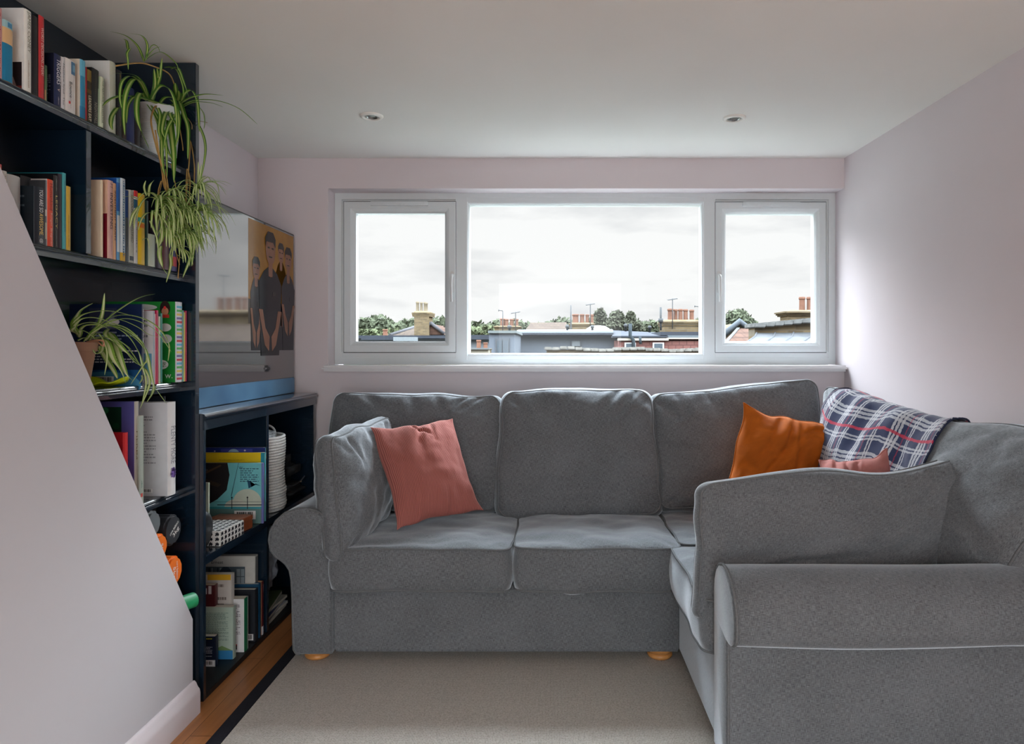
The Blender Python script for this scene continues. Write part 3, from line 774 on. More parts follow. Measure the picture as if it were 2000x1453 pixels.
def blue_mat():
    m, t, b = base('blue_strip'); b.inputs['Base Color'].default_value = lin((62, 120, 168)); b.inputs['Roughness'].default_value = .35
    nn = t.nodes.new; tcn = nn('ShaderNodeTexCoord'); n1 = nn('ShaderNodeTexNoise'); n1.inputs['Scale'].default_value = 4; t.links.new(tcn.outputs['Object'], n1.inputs[0])
    r = nn('ShaderNodeValToRGB'); r.color_ramp.elements[0].color = lin((40, 84, 120)); r.color_ramp.elements[1].color = lin((72, 118, 152)); r.color_ramp.elements[0].position = .35; r.color_ramp.elements[1].position = .65
    t.links.new(n1.outputs[0], r.inputs[0]); t.links.new(r.outputs[0], b.inputs['Base Color']); return m
bm = bbox(TX - .001, TX + .006, ty0 + .002, ty1 - .010, tz0 + .002, 1.098, bev=.002); s_ = mk('lower_strip', bm, blue_mat(), tv); s_['label'] = 'pale blue lower strip'
# picture on the screen (flat, lit from within)
def pic(c, e): return mat(c, .12, 'screen_%02x%02x%02x' % c, var=.12, scale=9, emit=e, spec=.25)
pm = [pic((104, 70, 20), .26), pic((14, 16, 22), .05), pic((98, 66, 52), .16), pic((20, 17, 17), .1), pic((20, 22, 30), .08), pic((46, 42, 40), .1), pic((20, 18, 24), .1)]
bm = bmesh.new()
def pf(poly, mi, d):
    f = bm.faces.new([bm.verts.new((TX + .0012 + d, y, z)) for y, z in poly]); f.material_index = mi
def ell(cy, cz, ry, rz, mi, d, n=20): pf([(cy + ry * math.cos(2 * math.pi * k / n), cz + rz * math.sin(2 * math.pi * k / n)) for k in range(n)], mi, d)
pf([(3.02, 1.47), (3.545, 1.47), (3.545, 1.828), (3.02, 1.828)], 0, .0001)
pf([(3.02, 1.36), (3.545, 1.36), (3.545, 1.47), (3.02, 1.47)], 5, .0001)
def person(cy, zt, k, w, zsh, zel, zhd, ztor, body, d):
    """head height k below zt; shoulders, elbows, hands and torso bottom at the given heights"""
    hc = zt - k * .5
    pf([(cy - k * .15, zsh - .02), (cy + k * .15, zsh - .02), (cy + k * .17, zt - k * .7), (cy - k * .17, zt - k * .7)], 2, d + .0002)
    ell(cy, hc, k * .37, k * .5, 2, d + .0003)
    pf([(cy - k * .39, hc + k * .05), (cy - k * .30, hc + k * .22), (cy + k * .2, hc + k * .24), (cy + k * .38, hc + k * .08), (cy + k * .40, hc + k * .36), (cy + k * .2, zt + k * .06), (cy - k * .2, zt + k * .05), (cy - k * .40, hc + k * .34)], 3, d + .0004)
    pf([(cy - k * .22, hc + k * .02), (cy - k * .06, hc + k * .02), (cy - k * .06, hc + k * .07), (cy - k * .22, hc + k * .07)], 3, d + .0004)
    pf([(cy + k * .08, hc + k * .02), (cy + k * .24, hc + k * .02), (cy + k * .24, hc + k * .07), (cy + k * .08, hc + k * .07)], 3, d + .0004)
    pf([(cy - k * .14, hc - k * .26), (cy + k * .14, hc - k * .26), (cy + k * .12, hc - k * .22), (cy - k * .12, hc - k * .22)], 3, d + .0004)
    pf([(cy - w * .8, ztor), (cy + w * .8, ztor), (cy + w * .95, zel), (cy + w, zsh - .05), (cy + w * .6, zsh), (cy + k * .16, zsh + .025), (cy, zsh - .03), (cy - k * .16, zsh + .025), (cy - w * .6, zsh), (cy - w, zsh - .05), (cy - w * .95, zel)], body, d)
    for s_ in (-1, 1):
        pf([(cy + s_ * w * 1.02, zel + .01), (cy + s_ * w * .68, zel + .01), (cy + s_ * w * .45, zhd + .06), (cy + s_ * w * .08, zhd + .02), (cy + s_ * w * .14, zhd - .05), (cy + s_ * w * .5, zhd - .02)], 2, d + .0004)
    pf([(cy + w * .2, zsh - .09), (cy + w * .45, zsh - .09), (cy + w * .45, zsh - .11), (cy + w * .2, zsh - .11)], 5, d + .0005)
person(3.385, 1.765, .095, .070, 1.655, 1.52, 1.40, 1.24, 4, .0001); person(3.475, 1.755, .115, .085, 1.60, 1.46, 1.36, 1.24, 4, .0009); person(3.255, 1.795, .150, .128, 1.610, 1.42, 1.285, 1.215, 1, .0018); person(3.10, 1.66, .10, .06, 1.55, 1.42, 1.3, 1.24, 4, .0009)
mk('picture', bm, pm, tv)
# ------------------------------------------------------------------ books
PAGE = mat((212, 206, 192), .9, 'book_pages', var=.05, scale=8, bump=.2)
def book(px0, px1, tpy, xs, zb, depth, cov, spn=None, label='', group=None, title=None, tcol=(240, 240, 235), tfrac=(.1, .8), tsize=.55,
         prints=(), sp=(), hard=True, lean=0, side=None, y0=None, y1=None, h=None, cat='book', gloss=.4, pages=True, title2=None, name='book'):
    """px0..px1: the spine's edges in the picture at its front x = xs -> real depth y; tpy: height of its top there"""
    if y0 is None: y0 = YX(px0, xs)
    if y1 is None: y1 = YX(px1, xs)
    if h is None: h = H - (tpy - CY) / F * ((y0 + y1) / 2) - zb
    t = y1 - y0
    root = thing(name, label, cat, (xs - depth / 2, (y0 + y1) / 2, zb), group)
    M = Matrix.Translation((0, y0, zb)) @ Matrix.Rotation(lean, 4, 'X') @ Matrix.Translation((0, -y0, -zb))
    z0 = zb + .0006; z1 = zb + h
    b = .0022 if hard else .0006; g = .003 if hard else 0
    mc = mat(cov, gloss, var=.04); ms = mat(spn or cov, gloss, var=.04)
    bm = bmesh.new()
    box(bm, xs - depth, xs - .0005, y0, y0 + b, z0, z1, 0, M); box(bm, xs - depth, xs - .0005, y1 - b, y1, z0, z1, 0, M)
    n = 6; A = []                       # slightly rounded spine
    for i in range(n + 1):
        a = i / n; A.append((xs + (.10 * t if hard else .02 * t) * math.sin(math.pi * a) ** .7 - (.002 if i in (0, n) else 0), y0 + t * a))
    poly = A + [(xs - .003, y1 - b * .5), (xs - .003, y0 + b * .5)]
    nf = len(bm.faces)
    prism(bm, poly, lambda p: M @ Vector((p[0], p[1], z0)), lambda p: M @ Vector((p[0], p[1], z1)), 1)
    mk('cover', bm, [mc, ms], root, auto=50)
    if pages:
        bm = bmesh.new(); box(bm, xs - depth + g, xs - .002, y0 + b, y1 - b, z0 + g, z1 - g, 0, M); mk('pages', bm, PAGE, root)
    fx = xs + (.10 * t if hard else .02 * t) + .0006
    if title or sp or title2:
        cols = []; bm = bmesh.new()
        def mi(c):
            if c not in cols: cols.append(c)
            return cols.index(c)
        for (a0, b0, a1, b1, c) in sp:  # spine bands: across 0..1, up 0..1
            Y0_, Y1_ = y0 + t * a0, y0 + t * a1
            m_ = 5
            for k in range(m_):
                aa = a0 + (a1 - a0) * k / m_; ab = a0 + (a1 - a0) * (k + 1) / m_
                rise = lambda a: (.10 * t if hard else .02 * t) * math.sin(math.pi * min(1, max(0, a))) ** .7 if 0 < a < 1 else -.001
                pts = [(xs + rise(aa) + .0004, y0 + t * aa), (xs + rise(ab) + .0004, y0 + t * ab)]
                f = bm.faces.new([bm.verts.new(M @ Vector((x, y, z0 + (z1 - z0) * zz))) for (x, y), zz in ((pts[0], b0), (pts[1], b0), (pts[1], b1), (pts[0], b1))]); f.material_index = mi(c)
        for (ti, tc, tf, ts) in ([(title, tcol, tfrac, tsize)] if title else []) + (list(title2) if title2 else []):
            zc = z1 - (z1 - z0) * (tf[0] + tf[1]) / 2; ln = (z1 - z0) * (tf[1] - tf[0])
            off = 0
            text_bm(bm, ti, M @ frame((fx + .0004, (y0 + y1) / 2 + off, zc), (0, 0, -1), (0, 1, 0)), ln, t * ts, mi(tc))
        mk('title' if title else 'spine_print', bm, [mat(c, .5, var=.02) for c in cols], root)
    if prints:
        cols = []; bm = bmesh.new()
        def mi(c):
            if c not in cols: cols.append(c)
            return cols.index(c)
        for k, q in enumerate(prints):      # near cover art: u 0 (back) .. 1 (spine), v 0..1
            yy = y0 - .0003 - .00012 * k
            fu = lambda u: xs - .001 - depth * (1 - u); fv = lambda v: z0 + (z1 - z0) * v
            if q[0] == 'r':
                _, u0, v0, u1, v1, c = q
                bm.faces.new([bm.verts.new(M @ Vector((fu(u), yy, fv(v)))) for u, v in ((u0, v0), (u1, v0), (u1, v1), (u0, v1))]).material_index = mi(c)
            elif q[0] == 'p':
                bm.faces.new([bm.verts.new(M @ Vector((fu(u), yy, fv(v)))) for u, v in q[1]]).material_index = mi(q[2])
            elif q[0] == 'e':
                _, u, v, ru, rv, c = q
                bm.faces.new([bm.verts.new(M @ Vector((fu(u + ru * math.cos(a * math.pi / 12)), yy, fv(v + rv * math.sin(a * math.pi / 12))))) for a in range(24)]).material_index = mi(c)
            elif q[0] == 't':
                _, s, u0, v0, u1, v1, c = q
                text_bm(bm, s, M @ frame((fu((u0 + u1) / 2), yy, fv((v0 + v1) / 2)), (1, 0, 0), (0, 0, 1)), abs(fu(u1) - fu(u0)), abs(fv(v1) - fv(v0)), mi(c))
            elif q[0] == 'l':               # rows of small print
                _, u0, v0, u1, v1, rows, c = q
                rnd_ = random.Random(int(u0 * 97 + v0 * 31 + rows))
                for r_ in range(rows):
                    vv = v1 - (v1 - v0) * (r_ + .5) / rows; u = u0; end = u1 - (u1 - u0) * rnd_.choice((0, .0, .08, .3))
                    hh = (v1 - v0) / rows * .22
                    while u < end - .005:
                        w = min(end - u, rnd_.uniform(.02, .07))
                        bm.faces.new([bm.verts.new(M @ Vector((fu(a), yy, fv(b_)))) for a, b_ in ((u, vv - hh), (u + w, vv - hh), (u + w, vv + hh), (u, vv + hh))]).material_index = mi(c)
                        u += w + .012
            elif q[0] == 'b':               # bar code
                _, u0, v0, u1, v1 = q
                bm.faces.new([bm.verts.new(M @ Vector((fu(u), yy, fv(v)))) for u, v in ((u0, v0), (u1, v0), (u1, v1), (u0, v1))]).material_index = mi((225, 225, 225))
                yy -= .0002; rnd_ = random.Random(5); u = u0 + (u1 - u0) * .12
                while u < u1 - (u1 - u0) * .14:
                    w = (u1 - u0) * rnd_.choice((.02, .035, .05))
                    bm.faces.new([bm.verts.new(M @ Vector((fu(a), yy, fv(b_)))) for a, b_ in ((u, v0 + (v1 - v0) * .2), (u + w, v0 + (v1 - v0) * .2), (u + w, v1 - (v1 - v0) * .12), (u, v1 - (v1 - v0) * .12))]).material_index = mi((25, 25, 28))
                    u += w + (u1 - u0) * rnd_.choice((.02, .035))
        mk('cover_print', bm, [mat(c, gloss, var=.03) for c in cols], root)
    return root
W_, K_ = (228, 226, 222), (16, 17, 22)
# --- top shelf
Z = SH[1][0]; g = 'books on the top shelf'
X1_ = -1.292
book(-9, 4, 14, X1_, Z, .15, (208, 150, 150), label='pale pink book with red lettering at the left edge of the top shelf', group=g, title='~', tcol=(170, 30, 40), tfrac=(.05, .9))
book(4, 25, 42, X1_, Z, .12, (222, 190, 150), (216, 178, 128), label='peach and bright blue rounded book on the top shelf', group=g, sp=[(0, 0, 1, .62, (0, 120, 160)), (0, .88, 1, 1, (150, 190, 195)), (.38, .90, .8, .98, (60, 130, 170))])
book(46, 61, 20, X1_, Z, .16, (226, 228, 226), (222, 222, 214), label='tall white hardback on the top shelf with a dark picture low on its cover', group=g, title='JAMES COMEY', tcol=(120, 118, 100), tfrac=(.02, .52), tsize=.5,
     prints=[('r', .42, .0, .98, .34, (28, 22, 30)), ('r', .42, 0, .98, .05, (120, 40, 36)), ('r', .1, .34, .42, .5, (190, 204, 214)), ('p', [(.5, .05), (.56, .05), (.54, .13)], (210, 190, 180)), ('p', [(.75, .05), (.9, .05), (.85, .16), (.78, .12)], (150, 130, 130))],
     title2=[('~', (170, 150, 130), (.62, .95), .35)])
book(61.3, 74, 32, X1_, Z, .15, (14, 15, 20), label='thick black book between the tall white hardback and the red one', group=g)
book(74.5, 87, 32, X1_, Z, .15, (14, 15, 20), (186, 44, 48), label='red spine book titled WORST DECISIONS...EVER! on the top shelf', group=g, title='WORST DECISIONS...EVER!', tcol=(235, 205, 195), tfrac=(.14, .72), tsize=.42)
book(87.5, 92.5, 128, X1_ , Z, .13, (30, 60, 44), (44, 74, 44), label='thin dark green booklet behind the red book', group=g, sp=[(0, .3, 1, .9, (70, 96, 60)), (0, .0, .5, .3, (150, 120, 80))], hard=False)
book(105, 119, 107, X1_, Z, .15, (14, 18, 38), (22, 34, 74), label='navy book titled TRIGGERS on the top shelf', group=g, title='TRIGGERS', tcol=(226, 226, 228), tfrac=(.09, .58), tsize=.55, prints=[('l', .45, .2, .95, .62, 12, (120, 124, 140))],
     title2=[('v', (226, 200, 190), (.66, .71), .3), ('~', (200, 190, 190), (.82, .97), .25)])
book(119.5, 127, 112, X1_, Z, .13, (215, 212, 210), (206, 203, 204), label='slim white paperback beside the navy TRIGGERS book', group=g, title='Matthew Syed  The', tcol=(92, 90, 98), tfrac=(.12, .92), tsize=.5, hard=False)
book(127.6, 147, 117, X1_, Z, .13, (215, 212, 210), (212, 208, 204), label='white paperback titled Bounce with a blue top on the top shelf', group=g, title='Bounce', tcol=(44, 42, 52), tfrac=(.42, .72), tsize=.26, hard=False,
     sp=[(.55, .74, 1, .98, (70, 116, 150)), (.7, .80, .95, .93, (120, 165, 190)), (.30, .16, .48, .21, (190, 40, 44))], title2=[('~', (110, 112, 118), (.5, .92), .12)])
book(156, 167, 118, X1_, Z, .15, (206, 196, 180), (40, 130, 168), label='cream book with a bright blue spine on the top shelf', group=g, sp=[(0, .72, 1, 1, (96, 170, 196)), (0, 0, 1, .2, (30, 110, 150))])
book(167.4, 170, 131, X1_, Z, .12, (160, 24, 40), label='very thin crimson book next to the blue spine', group=g, hard=False)
book(170.4, 179, 137, X1_, Z, .12, (60, 48, 20), (52, 40, 18), label='black and gold book titled LEADERS EAT on the top shelf', group=g, title='LEADERS EAT', tcol=(226, 220, 190), tfrac=(.5, .98), tsize=.6, sp=[(0, .78, 1, 1, (120, 96, 26)), (0, .55, 1, .62, (90, 70, 24))], hard=False)
book(179.4, 193, 135, X1_, Z, .14, (20, 20, 22), (24, 24, 27), label='black paperback with NIGHTFALL along its spine', group=g, title='NIGHTFALL', tcol=(140, 136, 124), tfrac=(.6, .98), tsize=.42, hard=False, prints=[('p', [(.3, 0), (.99, 0), (.99, .14)], (206, 204, 200)), ('p', [(.55, .86), (.8, .66), (.76, .64), (.5, .84)], (120, 116, 108))], title2=[('~', (70, 66, 52), (.1, .5), .4)])
book(194, 202, 150, X1_ + .004, Z, .11, (160, 178, 150), (196, 204, 178), label='pale green book titled THE NATURAL NAVIGATOR tipping against the tall white book', group=g, title='THE NATURAL NAVIGATOR', tcol=(110, 116, 96), tfrac=(.06, .92), tsize=.42, lean=-.03)
book(214, 226, 122, X1_, Z, .21, (208, 210, 206), (176, 178, 160), label='tall pale grey hardback beside the plant on the top shelf', group=g)
book(228, 238, 138, X1_, Z, .15, (20, 20, 24), label='black book with gold marks beside the plant on the top shelf', group=g, title='~', tcol=(180, 150, 50), tfrac=(.05, .3), tsize=.3, title2=[('~', (150, 120, 60), (.7, .85), .25)])
book(239, 247, 176, X1_ - .012, Z, .15, (34, 30, 30), (60, 40, 30), label='brown-black book behind the plant leaves', group=g)
book(247.6, 263, 172, X1_ - .012, Z, .13, (18, 32, 88), (20, 34, 90), label='blue book with an orange flame shape behind the plant', group=g, prints=[('p', [(.3, .0), (1, 0), (.85, .25), (.6, .45), (.45, .4)], (226, 120, 30)), ('e', .55, .93, .3, .07, (200, 150, 80))])
book(264, 274, 190, X1_ - .012, Z, .14, (30, 22, 26), label='dark brown book next to the white plant pot', group=g)
# --- second shelf, left bay
Z = SH[2][0]; g = 'books on the second shelf'
book(66, 88, 366, X1_, Z, .11, (20, 38, 50), (24, 32, 44), label='dark blue book titled YOU ARE SO AWESOME.', group=g, title='YOU ARE SO', tcol=(224, 226, 226), tfrac=(.04, .44), tsize=.34, title2=[('AWESOME.', (226, 190, 96), (.46, .85), .34), ('@', (215, 215, 215), (.90, .98), .32)],
     prints=[('l', .1, .62, .8, .86, 3, (96, 112, 120)), ('l', .1, .2, .75, .55, 8, (110, 120, 124))], gloss=.3)
book(88.4, 91.4, 352, X1_, Z, .13, (72, 74, 78), (96, 100, 104), label='dark grey book with a pale picture on its spine', group=g, sp=[(0, .1, 1, .35, (170, 168, 150)), (0, .45, 1, .55, (190, 186, 180))], hard=False)
book(91.6, 104, 351, X1_, Z, .12, (206, 200, 196), (216, 76, 44), label='orange-red book titled Humankind Rutger Bregman', group=g, title='Humankind', tcol=(120, 30, 20), tfrac=(.06, .46), tsize=.42, title2=[('Rutger Bregman', (226, 176, 160), (.5, .99), .36)])
book(104.4, 113, 343, X1_, Z, .14, (22, 22, 24), (30, 29, 28), label='black book titled LEGACY in gold letters', group=g, title='LEGACY', tcol=(210, 190, 120), tfrac=(.28, .74), tsize=.4, title2=[('~', (120, 118, 112), (.76, .98), .3), ('~', (140, 138, 130), (.05, .22), .4)])
book(113.3, 121, 340, X1_, Z, .15, (26, 20, 28), (38, 26, 40), label='dark purple book between LEGACY and the teal book', group=g)
book(121.4, 129, 338, X1_, Z, .15, (46, 134, 140), (64, 156, 160), label='teal book with fine dark lettering between the purple and yellow books', group=g, title='~', tcol=(20, 90, 100), tfrac=(.1, .78), tsize=.4)
book(129.4, 138, 364, X1_, Z, .12, (196, 190, 150), (206, 168, 40), label='yellow book at the right end of the left-hand group', group=g, title='~', tcol=(110, 84, 20), tfrac=(.45, .95), tsize=.3, hard=False)
book(40, 65.6, 346, X1_ - .045, Z, .11, (30, 40, 44), (38, 42, 46), label='dark slate book standing behind YOU ARE SO AWESOME.', group=g, prints=[('e', .35, .92, .12, .02, (200, 200, 200))])
book(14, 39.5, 343, X1_ - .03, Z, .13, (178, 180, 180), (190, 192, 190), label='grey-white book half hidden by the sloping wall', group=g, prints=[('t', 'Deep Peace', .15, .66, .75, .72, (116, 128, 160)), ('r', 0, 0, 1, .48, (216, 218, 220)), ('r', 0, .46, 1, .485, (30, 70, 100)), ('r', 0, .3, 1, .46, (60, 130, 170)), ('t', '~', .2, .38, .7, .42, (20, 50, 80))])
book(4, 13.5, 334, X1_ - .03, Z, .14, (206, 200, 190), (210, 206, 198), label='cream paperback beside the grey-white book', group=g, title='~', tcol=(90, 88, 84), tfrac=(.05, .6), tsize=.4)
book(-8, 3.5, 320, X1_ - .03, Z, .14, (196, 74, 70), (190, 66, 62), label='red book at the left end of the second shelf', group=g)
# --- second shelf, right bay
book(197.4, 201.4, 352, X1_, Z, .12, (222, 206, 180), (226, 212, 182), label='thin cream book beside the divider', group=g, hard=False)
book(210, 221, 353, X1_, Z, .13, (216, 176, 150), (204, 164, 156), label='pink book titled INVESTING with a maroon block on its cover', group=g, title='INVESTING', tcol=(40, 34, 44), tfrac=(.16, .62), tsize=.44, prints=[('r', 0, 0, 1, .57, (112, 10, 34))], title2=[('FT', (120, 70, 70), (.04, .1), .45), ('~', (170, 110, 110), (.7, .95), .2)])
book(221.4, 227, 358, X1_, Z, .12, (206, 160, 120), (206, 162, 124), label='tan book titled INVESTMENT TRUSTS', group=g, title='INVESTMENT TRUSTS', tcol=(60, 44, 50), tfrac=(.1, .75), tsize=.55, hard=False)
book(227.4, 234, 349, X1_, Z, .15, (20, 74, 150), (90, 150, 190), label='blue book with a white speckled spine', group=g, sp=[(0, .6, 1, .95, (30, 90, 160)), (.1, .1, .9, .55, (200, 212, 216))])
book(234.4, 245, 349, X1_, Z, .15, (60, 120, 180), (196, 208, 214), label='white book with blue handwriting down its spine', group=g, title='~', tcol=(30, 96, 140), tfrac=(.03, .95), tsize=.6, sp=[(0, 0, 1, .1, (200, 160, 40))])
book(245.4, 251, 372, X1_, Z, .13, (16, 52, 110), (70, 76, 78), label='navy-topped grey book beside ACCOUNTS DEMYSTIFIED', group=g, sp=[(0, .62, 1, 1, (16, 52, 110))], hard=False, title='~', tcol=(30, 40, 60), tfrac=(.4, .8), tsize=.5)
book(251.4, 261, 372, X1_, Z, .13, (166, 168, 160), (168, 170, 160), label='grey-green book titled ACCOUNTS DEMYSTIFIED', group=g, title='ACCOUNTS DEMYSTIFIED', tcol=(90, 86, 70), tfrac=(.06, .72), tsize=.5, sp=[(.1, .03, .9, .09, (60, 70, 80))])
book(261.4, 269, 373, X1_, Z, .13, (205, 205, 202), (200, 202, 204), label='white book with a red top band', group=g, title='~', tcol=(70, 74, 80), tfrac=(.35, .85), tsize=.5, sp=[(0, .92, 1, 1, (190, 24, 34)), (0, .76, 1, .88, (34, 84, 110))])
book(269.6, 283, 379, X1_, Z, .12, (214, 176, 20), (216, 178, 16), label='bright yellow book partly behind the hanging plant', group=g, sp=[(0, .6, 1, .66, (60, 150, 140)), (0, .52, 1, .58, (220, 120, 20))])
book(283.4, 290, 392, X1_, Z, .13, (20, 54, 44), label='dark green book behind the hanging plant', group=g)
book(290.4, 303, 458, X1_ + .004, Z, .10, (176, 186, 170), (178, 188, 172), label='short pale sage book behind the hanging plant', group=g, hard=True, prints=[('e', .5, .8, .2, .1, (60, 50, 56))])
book(304, 316, 430, X1_, Z, .13, (54, 44, 60), label='charcoal book behind the hanging plant', group=g)
book(316.6, 330, 420, X1_, Z, .13, (90, 40, 44), (84, 36, 42), label='wine red book behind the hanging plant', group=g)
book(331, 346, 436, X1_, Z, .13, (40, 26, 90), (44, 30, 96), label='deep purple book at the right end behind the hanging plant', group=g, sp=[(.2, .1, .8, .3, (180, 50, 60))])
# --- third shelf
Z = SH[3][0]; g = 'books on the third shelf'
X3 = -1.277
rows = [('l', .3, .30, .98, .42, 4, (205, 210, 220))]
book(277, 281.5, 594, X3, Z, .225, (18, 36, 74), (60, 70, 86), label='large navy book with its back cover out behind the small potted plant', group=g, hard=False, title='~', tcol=(220, 222, 226), tfrac=(.06, .5), tsize=.6,
     prints=[('r', 0, 0, 1, .19, (24, 84, 140)), ('e', .5, .0, .5, .17, (70, 140, 180)), ('l', .25, .27, .95, .44, 5, (205, 210, 220)), ('l', .25, .55, .95, .63, 2, (150, 170, 200)), ('b', .36, .03, .62, .11), ('r', .28, .68, .66, .95, (52, 58, 84)), ('p', [(.3, .70), (.45, .9), (.5, .78), (.62, .93), (.64, .70)], (96, 104, 128)), ('e', .62, .78, .08, .04, (205, 205, 210)), ('r', .28, .64, .66, .66, (140, 150, 170))],
     title2=[('~', (230, 230, 230), (.9, .97), .6)])
M3 = X3 + .005
for (a, b, tp, c, s, lb, pr) in ((299, 302.5, 607, (210, 212, 216), (150, 160, 170), 'white booklet with a blue block on its cover, beside the large navy book', [('l', .1, .55, .9, .9, 5, (120, 124, 134)), ('r', .55, .12, .98, .42, (96, 156, 190)), ('r', .1, .12, .45, .3, (196, 200, 210))]),
                                  (303, 305.5, 613, (214, 210, 206), (190, 60, 90), 'thin white magazine with a crimson edge', []),
                                  (306, 309.5, 606, (196, 20, 80), (170, 30, 70), 'crimson booklet between the white magazines', []),
                                  (310, 313.5, 618, (190, 196, 176), (176, 188, 170), 'thin pale green magazine', []),
                                  (314, 317.5, 612, (40, 120, 110), (40, 128, 112), 'thin teal magazine beside the green picture book', [])):
    book(a, b, tp, M3, Z, .16, c, s, label=lb, group=g, hard=False, prints=pr)
book(342, 356, 590, X3, Z, .235, (30, 138, 52), (206, 210, 218), label='tall green picture book with a multicoloured dashed spine', group=g,
     sp=[(.12, .03 + .047 * k, .88, .057 + .047 * k, [(196, 50, 56), (110, 100, 160), (220, 196, 90), (80, 170, 80), (90, 176, 206)][k % 5]) for k in range(20)],
     prints=[('e', .86, .92, .075, .09, (40, 26, 24)), ('e', .86, .88, .05, .05, (196, 136, 104)), ('r', .8, .80, .92, .84, (200, 60, 50)), ('e', .86, .68, .09, .05, (224, 226, 224)), ('e', .88, .54, .08, .055, (206, 208, 206)), ('e', .80, .22, .11, .06, (224, 226, 224)), ('l', .76, .19, .88, .25, 3, (70, 120, 80)), ('t', 'w.', .86, .05, .97, .1, (226, 226, 220)), ('e', .74, .1, .05, .03, (170, 60, 40)), ('e', .5, .93, .25, .04, (215, 218, 214)), ('e', .86, .925, .02, .02, (230, 60, 60))])
book(356.4, 359, 606, X3, Z, .2, (200, 210, 208), (90, 176, 168), label='thin aqua book beside the dashed spine', group=g, hard=False)
book(359.3, 362.2, 610, X3, Z, .2, (226, 208, 130), (228, 206, 120), label='thin pale yellow book on the third shelf', group=g, hard=False)
book(362.5, 365.4, 607, X3, Z, .2, (176, 40, 84), (188, 44, 90), label='thin raspberry pink book at the right end of the third shelf', group=g, hard=False, title='~', tcol=(230, 190, 200), tfrac=(.3, .85), tsize=.5)
# --- fourth shelf
Z = SH[4][0]; g = 'books on the fourth shelf'
book(240, 250, 819, X3, Z, .14, (196, 40, 50), (204, 52, 54), label='glossy red book partly cut off by the sloping wall', group=g, h=.235, prints=[('t', '~', .4, .86, .7, .9, (220, 160, 150))], gloss=.2, title='~', tcol=(120, 20, 30), tfrac=(.35, .5), tsize=.4)
book(262, 271, 784, X3, Z, .21, (86, 84, 150), (176, 172, 160), label='purple book titled HERBS with leafy green cover picture', group=g, title='HERBS', tcol=(110, 96, 60), tfrac=(.28, .55), tsize=.55,
     prints=[('r', .2, .60, .82, .95, (14, 50, 34))] + [('e', random.uniform(.26, .78), random.uniform(.64, .92), .05, .03, random.choice([(24, 92, 50), (40, 120, 70), (16, 70, 44)])) for _ in range(34)] + [('r', .2, .0, .82, .6, (190, 40, 50))], title2=[('~', (140, 130, 110), (.6, .95), .25)])
book(271.6, 281, 812, X3 + .008, Z, .15, (166, 176, 166), (160, 170, 160), label='slim sage green book between HERBS and the big white book', group=g, title='~', tcol=(50, 96, 70), tfrac=(.72, .8), tsize=.4, sp=[(.3, .1, .7, .14, (190, 70, 60))], hard=False)
book(327, 343, 785, X3 + .010, Z, .17, (200, 203, 208), (206, 206, 206), label='thick white cookbook with a purple flower on its spine', group=g, title='PLENTY MORE', tcol=(120, 120, 128), tfrac=(.26, .66), tsize=.55,
     sp=[], prints=[('l', .2, .74, .72, .86, 4, (130, 132, 140)), ('l', .2, .34, .78, .70, 12, (140, 142, 150)), ('b', .44, .035, .72, .08)], gloss=.5)
# purple flower on that spine
fl = [o for o in COL.objects if o.get('label', '').startswith('thick white cookbook')][0]
bm = bmesh.new(); y_ = (YX(327, X3 + .010) + YX(343, X3 + .010)) / 2; xx = X3 + .010 + .10 * (YX(343, X3 + .01) - YX(327, X3 + .01)) + .0012
for k in range(60):
    a = random.uniform(0, 2 * math.pi); r_ = random.uniform(.006, .019); cy_, cz_ = y_ + r_ * .75 * math.cos(a), Z + .075 + r_ * math.sin(a)
    bm.faces.new([bm.verts.new((xx, cy_ + .0028 * math.cos(q), cz_ + .0028 * math.sin(q))) for q in (0, 1.2, 2.4, 3.6, 4.8)])
bm.faces.new([bm.verts.new((xx - .0002, y_ + .012 * math.cos(q / 12 * 6.283), Z + .075 + .016 * math.sin(q / 12 * 6.283))) for q in range(12)])
mk('flower_print', bm, mat((104, 76, 150), .5), fl)
book(337, 341, 775, X3 - .03, Z, .2, (18, 24, 30), label='tall black folder behind the white cookbook', group=g, y0=YX(343, X3 + .01) + .002, y1=YX(343, X3 + .01) + .012, h=.325, hard=False)
book(344, 350, 800, X3 - .014, Z, .15, (84, 26, 52), (92, 30, 58), label='maroon book beside the thick white cookbook', group=g, title='~', tcol=(180, 140, 150), tfrac=(.2, .85), tsize=.3, sp=[(.2, .07, .8, .11, (220, 215, 215))], y0=YX(343, X3 + .01) + .014, y1=YX(343, X3 + .01) + .04)

